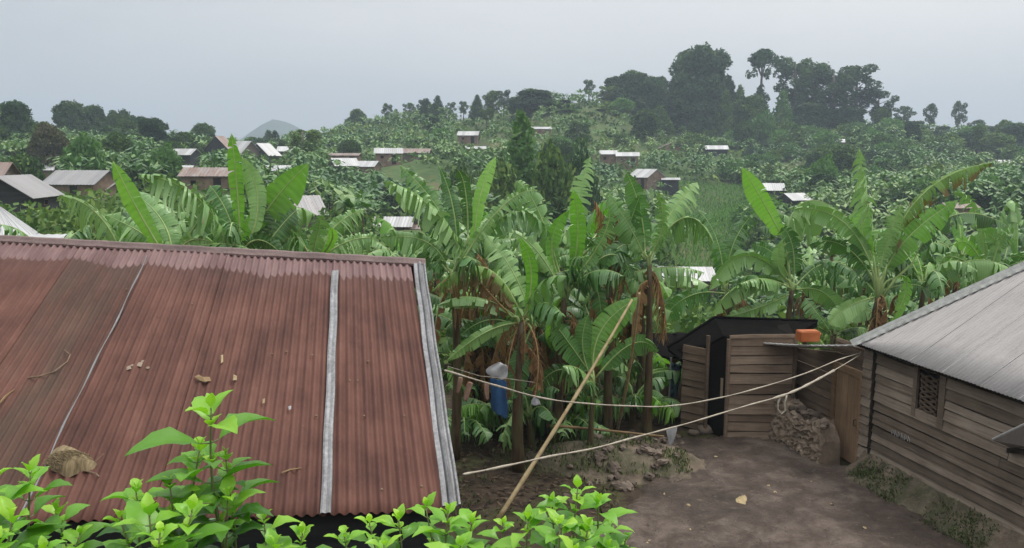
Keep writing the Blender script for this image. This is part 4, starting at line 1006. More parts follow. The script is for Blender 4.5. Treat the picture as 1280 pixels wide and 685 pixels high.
hero(648, 15.0, (652, 402), [
    ((652,396),(604,334),(540,364),28,dict(m='banana_edge',torn=.5,droop=.8,tint=.9,roll=35,fold=-.1)), ((650,400),(596,372),(546,382),20,dict(torn=.3,tint=.95,fold=-.2,droop=.6,roll=40)), ((648,404),(606,416),(558,452),22,dict(torn=.15,tint=.9,roll=30)),
    ((646,398),(618,350),(596,316),34,k(D_)), ((640,396),(606,360),(588,336),30,k(D_,tint=.8)), ((655,400),(664,340),(648,296),24,k(m='banana_young',torn=.05,tint=.25,roll=20)),
    ((666,402),(640,338),(604,292),46,dict(torn=.6,tint=.95,roll=-10)), ((652,404),(628,418),(612,468),26,k(D_)), ((650,404),(638,440),(630,500),30,k(D_,tint=.2)), ((658,404),(672,440),(668,500),26,k(D_,tint=.3)),
    ((664,410),(650,450),(640,500),34,dict(torn=.15,tint=.3,roll=10)), ((645,408),(610,400),(575,420),26,dict(tint=.25))],
    'banana plant with brown withered leaves and a yellowed drooping leaf near the roof corner', seed=7, nrand=2, skirt=8, stem_r=.14)
hero(700, 16.2, (706, 372), [
    ((712,352),(722,294),(716,236),30,k(m='banana_young',torn=.1,roll=10,tint=.5,fold=.5)), ((700,350),(690,300),(712,262),26,k(m='banana_young',torn=.05,tint=.35)), ((716,346),(722,262),(738,196),36,dict(torn=.6,tint=.9,roll=20)),
    ((702,350),(672,262),(644,226),42,dict(torn=.7,tint=.7,roll=0)), ((698,356),(652,296),(606,296),36,dict(torn=.6,tint=.95)), ((716,350),(752,300),(762,262),28,dict(torn=.8,tint=.7)), ((718,356),(764,318),(790,350),34,dict(torn=.5,tint=.3)),
    ((700,362),(664,338),(642,380),32,dict(torn=.3,tint=.3)), ((712,364),(740,352),(752,400),30,dict(torn=.4,tint=.25)), ((706,366),(690,400),(692,440),20,k(m='banana_young',torn=.05,tint=.7))],
    'central banana plant with two bright upright young leaves in the middle of the stand', seed=8, nrand=5, skirt=4, stem_r=.14)
hero(762, 16.8, (762, 352), [
    ((764,344),(758,290),(742,250),30,k(D_)), ((762,346),(774,292),(766,262),30,k(D_,tint=.25)), ((766,350),(780,320),(768,400),26,k(D_,tint=.3)), ((758,350),(744,330),(742,392),24,k(D_)),
    ((764,344),(786,282),(800,244),28,dict(torn=.5,tint=.4)), ((760,346),(742,306),(722,300),26,dict(torn=.6,tint=.4)), ((766,350),(796,336),(812,372),26,dict(tint=.3))],
    'banana plant crowned with dead brown hanging leaves in the stand', seed=9, nrand=3, skirt=9, stem_r=.12)
hero(812, 16.6, (812, 330), [
    ((806,318),(800,262),(782,214),30,dict(torn=.3,tint=.6,roll=20)), ((812,320),(842,262),(872,228),42,dict(torn=.85,tint=.95,roll=0)), ((812,322),(856,272),(893,306),34,dict(torn=.7,tint=.8,droop=.9,fold=-.3)), ((806,322),(786,282),(758,240),38,dict(torn=.5,tint=.7)),
    ((806,326),(780,306),(752,340),36,dict(torn=.4,tint=.3)), ((810,330),(826,380),(830,420),26,k(D_)), ((812,320),(828,282),(822,240),26,dict(torn=.8,tint=.9))],
    'banana plant on a tall brown stem ending the central stand at right', seed=10, nrand=3, skirt=5, stem_r=.11)
hero(740, 15.4, (742, 480), [
    ((742,470),(752,412),(800,372),46,k(m='banana_young',torn=.1,tint=.05,roll=0,fold=.1)), ((740,470),(712,430),(690,400),36,dict(torn=.2,tint=.4)), ((738,470),(728,430),(736,392),26,dict(tint=.6,torn=.2)), ((745,472),(790,430),(822,440),34,dict(torn=.3,tint=.5)), ((738,474),(700,462),(672,486),30,dict(tint=.2,torn=.3))],
    'young banana sucker with one broad light green leaf at the foot of the stand', seed=11, stem_r=.08, nrand=2, Lr=1.3)
hero(900, 20.3, (914, 372), [
    ((905,360),(896,300),(872,262),34,dict(torn=.6,tint=.4)), ((906,360),(918,302),(948,262),34,dict(torn=.8,tint=.3)), ((908,360),(930,320),(958,320),34,dict(tint=.5)),
    ((896,366),(858,372),(826,402),34,dict(tint=.5,torn=.4)), ((902,362),(902,330),(892,300),24,dict(m='banana_young',torn=.1)), ((906,366),(926,372),(934,400),30,k(D_))],
    'banana plant behind the shed roof at its left end', seed=12, nrand=1, skirt=5, ground_z=-.3)
hero(986, 19.9, (990, 362), [
    ((980,300),(956,256),(928,209),34,k(m='banana_young',torn=.08,roll=10,tint=.85,fold=.25)), ((978,352),(1000,256),(1066,278),38,dict(torn=.35,tint=.95,droop=.9,roll=30,fold=-.2)), ((984,352),(930,320),(886,364),32,dict(torn=.3,tint=.95,fold=-.1,roll=25)),
    ((988,360),(936,352),(888,396),30,dict(torn=.2,tint=.95,fold=-.2,roll=25)), ((990,366),(950,384),(902,398),26,dict(torn=.4,tint=.95,roll=20)), ((992,352),(990,306),(976,284),30,dict(torn=.4,tint=.5)), ((996,356),(1030,330),(1050,350),34,dict(torn=.5,tint=.4)),
    ((988,352),(968,318),(940,306),34,dict(torn=.5,tint=.3)), ((996,362),(1030,366),(1052,398),32,dict(torn=.2,tint=.8)), ((985,350),(972,330),(978,300),20,dict(torn=.1,tint=.9))],
    'banana plant above the shed with a bright pointed upright leaf', seed=13, nrand=1, ground_z=-.3)
hero(1096, 19.0, (1098, 372), [
    ((1096,322),(1082,256),(1074,184),38,dict(m='banana',torn=.85,tint=.95,roll=30,droop=.5)), ((1092,322),(1078,290),(1082,262),34,k(m='banana_young',torn=.05,tint=.8,roll=10)), ((1106,342),(1150,246),(1242,203),30,dict(m='banana_edge',torn=.7,tint=.6,roll=15,droop=.6)),
    ((1104,342),(1140,292),(1197,250),42,k(m='banana_young',torn=.3,tint=.15,roll=0)), ((1140,330),(1190,270),(1262,284),24,dict(torn=.3,tint=.15,droop=.5,fold=-.3)), ((1108,352),(1134,352),(1112,412),20,k(m='banana_young',torn=.3,tint=.5)),
    ((1092,342),(1052,276),(988,262),30,dict(torn=.5,tint=.9)), ((1090,346),(1052,306),(1010,306),36,dict(torn=.5,tint=.4)), ((1100,350),(1128,310),(1150,300),30,dict(torn=.7,tint=.7)), ((1098,342),(1112,292),(1128,256),28,dict(torn=.6,tint=.9)),
    ((1092,372),(1060,384),(1036,406),30,dict(torn=.1,tint=.95,roll=20)), ((1100,372),(1094,410),(1106,432),30,k(D_)), ((1106,362),(1144,356),(1170,372),32,dict(torn=.5,tint=.3))],
    'tall banana plant beside the grey hut roof with one long browning leaf', seed=14, nrand=3, skirt=6, stem_r=.15)
hero(1232, 21, (1234, 352), [
    ((1234,340),(1218,262),(1188,240),26,dict(torn=.6,tint=.9)), ((1236,340),(1262,252),(1272,330),26,dict(torn=.5,tint=.9,droop=.6)), ((1232,342),(1240,296),(1200,300),34,dict(torn=.4,tint=.9)), ((1232,342),(1186,320),(1176,342),30,dict(torn=.5,tint=.8)),
    ((1236,342),(1252,300),(1262,296),24,dict(torn=.6,tint=.8)), ((1232,340),(1212,306),(1192,306),24,dict(m='banana_young',torn=.2)), ((1238,342),(1272,320),(1300,340),34,dict(tint=.5))],
    'pale green banana plant behind the upper edge of the grey hut roof', seed=15, nrand=3, ground_z=-.5)
hero(1040, 19.7, (1044, 418), [
    ((1042,418),(1060,392),(1098,392),28,dict(torn=.05,tint=.95,roll=20)), ((1040,418),(1020,390),(1006,372),26,dict(tint=.6)), ((1044,418),(1046,390),(1062,366),24,dict(tint=.7)), ((1040,420),(1018,408),(1000,416),22,dict(tint=.8)), ((1046,420),(1078,412),(1092,424),20,dict(tint=.9))],
    'low banana sucker with pale broad leaves right behind the orange jerrican', seed=16, stem_r=.07, nrand=2, Lr=1.0)
del k

# ---- generic banana plants: detailed prototypes, then copies
def generic_banana(seed, h, L, nleaf, label, group, detail=True, dead=2, el0=30, deadL=1.0):
    rs = random.Random(seed); root = empty('banana_plant', (0, 0, 0), 0, label, 'banana plant', group); c = Vector((rs.uniform(-.1, .1), rs.uniform(-.1, .1), h))
    pseudostem(Vector((0, 0, -.3)), c, .105, .05, rs).build('pseudostem', M['stem_banana'], root, True)
    if detail:
        for k in range(nleaf):
            az = k*2.399+rs.uniform(-.3, .3); el = R(rs.uniform(el0, 84)); rp, sd = rand_leaf_pts(c, rs, L*rs.uniform(.75, 1.1), az, el, rs.uniform(-.05, .55))
            make_leaf_obj('leaf', rp, rs.uniform(.38, .56), sd, rs, root, 'banana' if k < nleaf-1 else 'banana_young', torn=rs.uniform(.5, 1), droop=.55, fold=.2, pet=.17, nseg=26, rowsn=2, tint=rs.uniform(.05, 1))
        if dead: dead_skirt(c, rs, dead, deadL).build('dry_leaf_skirt', [M['banana_dry'], M['rib_dry']], root, True)
    else:
        mb = MB()
        for k in range(nleaf):
            az = k*2.399+rs.uniform(-.3, .3); el = R(rs.uniform(25, 80)); rp, sd = rand_leaf_pts(c, rs, L*rs.uniform(.75, 1.1), az, el, rs.uniform(-.1, .35))
            banana_leaf(mb, rp, rs.uniform(.6, .85), sd, rs, torn=rs.uniform(.1, .7), droop=.35, fold=.25, pet=.15, nseg=9, rowsn=1, rib=False, tint=rs.uniform(.15, .9))
        mb.build('crown', M['banana_far'], root, True)
    return root
near_g = [('banana plants standing close behind the red roof', 'mid green banana plant in the first rows behind the red roof'),
          ('banana plants close behind the stand and the shed', 'mid green banana plant in the first rows behind the central stand and shed')]
protos = []
for g in range(2):
    protos.append([generic_banana(100+g*10+k, 2.6+.3*k, 2.3+.1*k, 8+k % 3, near_g[g][1], near_g[g][0]) for k in range(4)])
stand_lab = ('thin stemmed banana plants crowding the central stand', 'thin stemmed banana plant with dry hanging leaves inside the central stand')
stand = [generic_banana(300+k, 1.9+.3*k, 1.9, 7, stand_lab[1], stand_lab[0], dead=8, deadL=1.5) for k in range(4)]
suck_lab = ('low banana suckers at the foot of the central stand', 'low leafy banana sucker at the foot of the central stand')
sucker = [generic_banana(320+k, .35+.2*k, 1.45, 7, suck_lab[1], suck_lab[0], dead=0, el0=38) for k in range(3)]
mid_defs = [('banana plants on the slope at the far left', 'banana plant on the hazy slope at the left of the valley'),
            ('banana plants in the middle of the valley', 'banana plant in the plantation in the middle of the valley'),
            ('banana plants on the right of the valley', 'banana plant on the slope at the right of the valley')]
mprotos = [[generic_banana(200+g*10+k, 2.3+.25*k, 2.1, 9, mid_defs[g][1], mid_defs[g][0], detail=False) for k in range(4)] for g in range(3)]
HOUSE_CLEAR = []   # (x, y, r) kept free; filled by houses below
# ---- houses of the village
M['roof_soot'] = M['soot_roof']
def vhouse(px, pyb, Y, w, d, h, rise, yaw, roofm, wallm, label, rtype='gable', doors=((.25, .0),), wins=((-.25,),), name='village_house', ext=0.35, two=True, skirt=2.0):
    b = P(px, pyb, Y); root = empty(name, b, R(yaw), label, 'house'); HOUSE_CLEAR.append((b.x, b.y, max(w, d)*.5+1.6, px, Y, b.z))
    mb = MB(); x, y = w/2, d/2
    vs = [(-x, -y, -skirt), (x, -y, -skirt), (x, y, -skirt), (-x, y, -skirt), (-x, -y, h), (x, -y, h), (x, y, h), (-x, y, h)]
    fs = [(0, 1, 5, 4), (2, 3, 7, 6), (3, 2, 1, 0)]
    if rtype == 'gable': vs += [(-x, 0, h+rise), (x, 0, h+rise)]; fs += [(1, 2, 6, 9, 5), (3, 0, 4, 8, 7), (4, 5, 9, 8), (6, 7, 8, 9)]
    else: fs += [(1, 2, 6, 5), (3, 0, 4, 7), (4, 5, 6, 7)]
    mb.add(vs, fs); mb.build('wall', M[wallm], root)
    ex = ext; th = .06
    def sheet(p00, p10, p11, p01):  # eave-left, eave-right, ridge-right, ridge-left
        mb = MB(); n = max(8, int((Vector(p10)-Vector(p00)).length/.19)); vs, uv, fs = [], [], []
        L = (Vector(p10)-Vector(p00)).length; S = (Vector(p01)-Vector(p00)).length
        for i in range(n+1):
            t = i/n; a = Vector(p00).lerp(Vector(p10), t); c = Vector(p01).lerp(Vector(p11), t); z = Vector((0, 0, .035*(i % 2)+random.uniform(-.008, .008)))
            for q in (0, .5, 1): vs.append(a.lerp(c, q)+z); uv.append((t*L+px, q*S+Y))
        for i in range(n):
            for j in range(2): q = i*3+j; fs.append((q, q+3, q+4, q+1))
        mb.add(vs, fs, uv); o = mb.build('roof', M[roofm], root); so = o.modifiers.new('t', 'SOLIDIFY'); so.thickness = .05; return o
    if rtype == 'gable':
        k = rise/y; X = x+ex; yy = y+ex; zl = h-k*ex+.04; zr = h+rise+.05
        sheet((-X, -yy, zl), (X, -yy, zl), (X, 0, zr), (-X, 0, zr)); sheet((X, yy, zl), (-X, yy, zl), (-X, 0, zr), (X, 0, zr))
    elif rtype == 'mono':
        X = x+ex; yy = y+ex; sheet((-X, -yy, h+.04), (X, -yy, h+.04), (X, yy, h+rise), (-X, yy, h+rise))
    elif rtype == 'hip':
        X, yy = x+ex, y+ex; zr = h+rise; r = max(.05, x-y)
        for poly in ([(-X, -yy, h), (X, -yy, h), (r, 0, zr), (-r, 0, zr)], [(X, yy, h), (-X, yy, h), (-r, 0, zr), (r, 0, zr)]): sheet(*poly)
        for sx_ in (1, -1):
            sheet((sx_*X, -yy, h), (sx_*X, yy, h), (sx_*r, .02, zr), (sx_*r, -.02, zr))
    for dd in doors:
        m = MB(); m.box((dd[0]*w-.42, -y-.04, -.2), (.84, 0, 0), (0, .05, 0), (0, 0, min(2.0, h*.85)+.2), .4); m.build('door', M['plank_dark'], root)
    for ww in wins:
        m = MB(); z0 = h*.45; m.box((ww[0]*w-.36, -y-.05, z0), (.72, 0, 0), (0, .06, 0), (0, 0, h*.3), .4); wo_ = m.build('window', M['plank_warm'], root)
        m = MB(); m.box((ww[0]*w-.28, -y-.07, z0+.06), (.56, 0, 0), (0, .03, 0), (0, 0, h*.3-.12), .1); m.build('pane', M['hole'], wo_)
    return root
H = vhouse
# left slope
H(4, 350, 40, 3.0, 3.0, 2.0, 1.75, 30, 'roof_bright', 'wall_timber', 'bright steep pointed roof at the left edge just beyond the red ridge', 'hip')
H(54, 345, 38, 1.6, 2.2, 1.7, .15, 8, 'roof_pale', 'wall_dark', 'low flat pale shelter right of the bright pointed roof', 'mono', doors=(), wins=())
H(22, 268, 56, 5, 3.7, 1.4, 1.25, 100, 'roof_grey', 'wall_dark', 'dark boarded gable house with grey roof at the far left', doors=(), wins=((.0,),))
H(-30, 258, 62, 5, 4.4, 2.0, 1.3, 10, 'roof_rusty', 'wall_timber', 'rusty roofed house cut by the left edge above the dark gable house')
H(106, 249, 86, 5.6, 4.8, 1.75, 1.25, -8, 'roof_grey', 'mud_wall', 'grey roofed house with a brown lower wall left of the upright banana leaf', doors=((.1, 0),), wins=((-.3,),))
H(142, 250, 88, 2.6, 4.4, 1.3, 1.0, -20, 'roof_pale', 'mud_wall', 'small pale roofed annex at the right end of the grey roofed house', doors=(), wins=())
H(52, 222, 118, 3.4, 3.6, 1.2, .9, 20, 'roof_bright', 'mud_wall', 'tiny pale roof among bananas above the grey roofed house', doors=(), wins=())
H(16, 231, 108, 5, 3.8, 1.1, .9, 14, 'roof_pale', 'wall_timber', 'long pale roof at the left edge above the dark gable house', doors=())
H(233, 209, 140, 3.6, 3.4, 2.2, .9, -10, 'roof_pale', 'wall_dark', 'small dark walled house with pale roof at the left skyline')
H(222, 220, 128, 4.6, 3, .9, .7, 5, 'roof_bright', 'mud_wall', 'low pale roof just below the small dark walled house', doors=(), wins=())
H(264, 241, 92, 5.2, 4, 2.0, .8, 4, 'roof_rusty', 'mud_wall', 'rusty roofed mud house left of the tall upright banana leaf')
H(276, 199, 165, 2.6, 5.4, 2.0, 2.6, 78, 'roof_rusty', 'wall_dark', 'tall steep dark gable house on the skyline left of the mountain', doors=(), wins=())
H(304, 200, 168, 5.4, 4.6, 1.6, 2.2, -35, 'roof_pale', 'wall_timber', 'steep pale roofed house between the dark gable and the mountain foot')
H(330, 203, 170, 3.8, 5.2, 1.6, 2.3, 70, 'roof_bright', 'wall_dark', 'house with a pale gable end right under the distant mountain', doors=(), wins=())
H(361, 196, 178, 4.0, 3.4, 1.3, .9, 5, 'roof_bright', 'mud_wall', 'small bright roof right of the steep pale roofs')
H(348, 223, 128, 3.6, 3.2, 1.3, .7, 0, 'roof_bright', 'wall_dark', 'bluish white low roof right of the tall upright banana leaf', doors=(), wins=())
H(379, 284, 78, 2.9, 3.6, 1.5, 1.5, 35, 'roof_grey', 'wall_timber', 'small grey roof half buried in banana leaves above the red roof', doors=(), wins=())
# middle
H(432, 206, 158, 5.4, 4, 1.8, .4, 0, 'roof_rusty', 'mud_wall', 'long rusty roofed mud house in the middle cluster', doors=((.3, 0),))
H(430, 213, 150, 4.2, 3.8, 1.0, 1.2, 30, 'roof_bright', 'wall_timber', 'pale gable roofed house at the front left of the middle cluster', doors=(), wins=())
H(458, 215, 152, 4.4, 4, 1.1, .9, -12, 'roof_bright', 'mud_wall', 'pale crooked roofed house at the front right of the middle cluster', doors=(), wins=())
H(486, 204, 160, 5.0, 4, 2.0, .9, 8, 'roof_pale', 'mud_wall', 'brown walled house with a straight pale roof right of the middle cluster', doors=((.2, 0),), wins=((-.25,),))
H(521, 198, 172, 5.4, 4, 1.2, .8, -3, 'roof_rusty', 'wall_timber', 'long low dark house right of the brown walled one')
H(586, 180, 205, 4.8, 3.6, 2.2, .9, -5, 'roof_pale', 'mud_wall', 'upper brown walled house on the hillside in the centre')
H(592, 189, 195, 5.6, 3, .6, .5, 3, 'roof_pale', 'mud_wall', 'low pale roof just below the upper hillside house', doors=(), wins=())
H(494, 300, 98, 4.4, 3.8, 1.9, .9, -4, 'roof_pale', 'mud_wall', 'small house with dark open front between banana crowns left of centre')
H(521, 302, 98, 1.9, 3, 1.7, .3, -4, 'roof_rusty', 'mud_wall', 'narrow brown annex right of the small open fronted house', doors=(), wins=())
H(676, 167, 215, 5.0, 3, 1.2, .5, 5, 'roof_bright', 'mud_wall', 'single pale roof high on the slope below the hilltop', doors=(), wins=())
H(760, 206, 196, 3.6, 4, 2.6, .8, -4, 'roof_bright', 'mud_wall', 'left one of a pair of brown houses with bright roofs on the slope', doors=())
H(784, 208, 194, 5.0, 4, 2.5, .8, -6, 'roof_bright', 'mud_wall', 'right one of a pair of brown houses with bright roofs on the slope')
H(836, 191, 226, 4.6, 5.4, 1.3, 1.2, 88, 'roof_rusty', 'mud_wall', 'dull brown gable fronted house under the dark hilltop trees', doors=(), wins=())
H(895, 193, 226, 5.6, 3.4, 1.5, .9, -6, 'roof_bright', 'wall_dark', 'bright roofed hut right of the dull gable fronted house', doors=(), wins=())
H(808, 234, 168, 4.8, 5.6, 2.2, 1.5, -48, 'roof_pale', 'mud_wall', 'two toned pale roof house at the left edge of the grass clearing')
H(838, 234, 166, 3.2, 3, 1.5, .4, -10, 'roof_pale', 'wall_dark', 'low open shed attached right of the two toned roof house', 'mono', doors=(), wins=())
H(857, 372, 78, 5.0, 4, 2.1, .9, -2, 'roof_pale', 'mud_wall', 'nearest valley house with striped pale roof and brown wall behind the stand', doors=((-.3, 0),))
H(962, 244, 152, 4.4, 3.6, 1.1, 1.1, -8, 'roof_bright', 'wall_dark', 'pale roofed house behind the bright upright banana leaf at right', doors=(), wins=())
H(992, 258, 130, 3.6, 3.4, 1.2, .9, 24, 'roof_bright', 'wall_dark', 'bluish dark house with tilted bright roof right of centre', doors=(), wins=())
H(1048, 186, 230, 3.2, 3, 1.9, .8, 0, 'roof_bright', 'mud_wall', 'tiny white roofed hut high on the right hillside', doors=(), wins=())
H(1256, 209, 220, 4.4, 3, 1.2, .7, 0, 'roof_bright', 'mud_wall', 'tiny bright roof at the right edge of the hillside', doors=(), wins=())
H(1196, 274, 105, 3.6, 3, 1.6, .5, 0, 'roof_rusty', 'mud_wall', 'small brown walled hut in the bananas above the grey hut roof', doors=(), wins=())
H(660, 455, 23, 3.4, 2.6, 1.5, .4, -6, 'roof_soot', 'wall_dark', 'dark boarded hut hidden in shade behind the banana stems', skirt=3)
H(836, 505, 21.5, 1.5, 2.2, 1.7, .2, 0, 'roof_soot', 'mud_wall', 'brown mud walled hut seen between the stand and the sooty shed', doors=(), wins=(), skirt=3)

# ---- scatter the banana plants
def clear(x, y, extra=0, top=4.2):
    for (hx, hy, r, px, Yh, hb) in HOUSE_CLEAR:
        if (x-hx)**2+(y-hy)**2 < (r+extra)**2: return False
        # whatever would stand in front of a house the photograph shows is kept off its line of sight
        if 19 < y < hy and abs(x-hx*y/hy) < (r-1.0)*y/hy+(1.9 if y < 45 else .5) and hz(x, y)+top > CAMZ+(hb+.9-CAMZ)*y/hy: return False
    return True
def in_clearing(x, y):
    px = 640+1005*x/max(y, 1)
    return (826 < px < 935 and 118 < y < 176) or (815 < px < 935 and 84 < y < 118)
used = [[False]*4 for _ in range(2)]; mused = [[False]*4 for _ in range(3)]
rs = random.Random(42); pos = []
def put(Y, px, near, force=False):
    g = ground(px, Y)
    if not force and (not clear(g.x, g.y) or in_clearing(g.x, g.y)): return False
    for (a, b) in ([] if force else pos):
        if (a-g.x)**2+(b-g.y)**2 < (1.5 if near else 2.2)**2: return False
    pos.append((g.x, g.y)); s = rs.uniform(.8, 1.15); rz = rs.uniform(0, 6.28); v = rs.randrange(4)
    if near:
        q = 0 if px < 500 else 1; arr, us = protos[q], used[q]
    else:
        q = 0 if px < 480 else 1 if px < 900 else 2; arr, us = mprotos[q], mused[q]
    if not us[v]:
        o = arr[v]; us[v] = True; o.location = g; o.rotation_euler.z = rz; o.scale = (s, s, s)
    else: o = copy_thing(arr[v], g, rz, s)
    return True
# first rows by hand (screen column, distance)
for px, Y in [(60,17),(110,18.5),(160,16.5),(250,17.5),(345,18),(430,17.5),(480,18.5),(500,23),(590,18.6),(625,19.5),(665,18.4),(690,20),(735,19),(780,19.6),(935,22),(960,21.5),(1020,21.5),(1060,20.5),(1140,22),(1170,20),(1205,24),(1260,24),(1290,20.5),(550,19.5),(520,20)]:
    put(Y, px, True)
def put_list(protos_, lst):
    for n_, (px, Y) in enumerate(lst):
        g = ground(px, Y); s = rs.uniform(.85, 1.15); rz = rs.uniform(0, 6.28)
        if n_ < len(protos_): o = protos_[n_]; o.location = g; o.rotation_euler.z = rz; o.scale = (s, s, s)
        else: copy_thing(protos_[n_ % len(protos_)], g, rz, s)
put_list(stand, [(600,17.2),(634,17.4),(672,17.2),(690,17.9),(724,17.0),(748,17.6),(655,18.6),(582,17.6),(615,18.3),(707,18.6),(765,18.6),(798,18.4)])
put_list(sucker, [(575,16.6),(590,17.4),(628,16.6),(646,17.2),(668,16.4),(698,17.1),(712,16.6),(732,17.3),(800,17.4),(820,18.0),(840,19.2),(606,17.9),(684,18.2),(744,18.2),(790,18.4)])
n = 0; tries = 0
while n < 45 and tries < 2000:
    tries += 1; Y = rs.uniform(22, 42); px = rs.uniform(-120, 1420); n += put(Y, px, True)
n = 0; tries = 0
while n < 205 and tries < 6000:
    tries += 1; Y = 40+rs.random()**1.2*85; px = rs.uniform(-150, 1450); n += put(Y, px, False)
for g in range(2):
    for v in range(4):
        if not used[g][v]: put(30+v, 300+600*g+40*v, True)
print('bananas', len(pos))
# the rest of the plantation: one mass
def stuff_bananas(N_, Y0, Y1, name, label):
    rsx = random.Random(9); C_, AX, AY, T_ = [], [], [], []; cnt = 0
    while cnt < N_:
        Y = Y0*(Y1/Y0)**rsx.random(); px = rsx.uniform(-300, 1600); gx = (px-640)/1005*Y
        # plantation patches
        if math.sin(gx*.05+1)*math.sin(Y*.045)+.5*math.sin(gx*.13) < -.55: 
            if rsx.random() < .7: continue
        if not clear(gx, Y, .5, 3.6) or in_clearing(gx, Y): cnt += 0; continue
        if math.sin(gx*.043+2)*math.sin(Y*.051+.5)+.3*math.sin(gx*.15+Y*.08) > .8 and rsx.random() < .85: cnt += 1; continue
        C_.append((gx, Y)); cnt += 1
    G = np.array(C_); Zg = hgt(G[:, 0], G[:, 1]); nl = 11
    c = np.repeat(np.column_stack([G, Zg]), nl, 0); n = len(c); r = np.random.default_rng(3)
    hh = np.repeat(r.uniform(2.0, 3.8, len(G)), nl); az = r.uniform(0, 2*np.pi, n); el = r.uniform(.1, 1.35, n); L = r.uniform(.9, 1.5, n)
    d = np.column_stack([np.cos(az)*np.cos(el), np.sin(az)*np.cos(el), np.sin(el)])
    sd = np.column_stack([-np.sin(az), np.cos(az), np.zeros(n)]); c[:, 2] += hh
    # two quads per leaf: rising part and drooping part
    c1 = c+d*(L*.55)[:, None]; e1 = c+d*(L*1.1)[:, None]; d2 = np.column_stack([np.cos(az)*.9, np.sin(az)*.9, np.sin(el)*.3-.55]); c2 = e1+d2*(L*.35)[:, None]; pt = np.sin(G[:, 0]*.055)*np.sin(G[:, 1]*.06+1)+.6*np.sin(G[:, 0]*.12-G[:, 1]*.10)
    CC = np.vstack([c1, c2]); AX_ = np.vstack([d*(L*.6)[:, None], d2*(L*.42)[:, None]]); AY_ = np.vstack([sd*.27, sd*.25]); tn = np.clip(np.tile(np.repeat(.45+pt*.22, nl), 2)+(r.random(len(CC))-.5)*.6, 0, 1)
    o = quads_mesh(name, CC, AX_, AY_, tn, M['banana_far']); tag(o, label, kind='stuff')
stuff_bananas(5200, 85, 330, 'banana_plantation', 'distant banana plantation covering the hillside')

# ---- broadleaf trees and bushes
def leaf_cloud(blobs, n_per, size, seed, flat=.8, shell=.55):
    r = np.random.default_rng(seed); C_, AX, AY, T_ = [], [], [], []
    for (bx, by, bz, br, bh) in blobs:
        m = max(8, int(n_per*br*br)); d = r.normal(size=(m, 3)); d /= np.linalg.norm(d, axis=1)[:, None]
        rad = (shell+(1-shell)*r.random(m)**.6)*(1+.18*np.sin(d[:, 0]*5+bx)*np.sin(d[:, 2]*6+by)+r.normal(0, .07, m)); p = d*rad[:, None]*np.array([br, br, bh])+np.array([bx, by, bz])
        a = r.normal(size=(m, 3))*np.array([1, 1, flat]); a /= np.linalg.norm(a, axis=1)[:, None]; b = np.cross(a, r.normal(size=(m, 3))); b /= np.linalg.norm(b, axis=1)[:, None]
        s = size*r.uniform(.6, 1.4, m)[:, None]; C_.append(p); AX.append(a*s); AY.append(b*s*.55); T_.append(np.clip(r.random()*.4+r.random(m)*.6, 0, 1))
    return map(np.concatenate, (C_, AX, AY, T_))
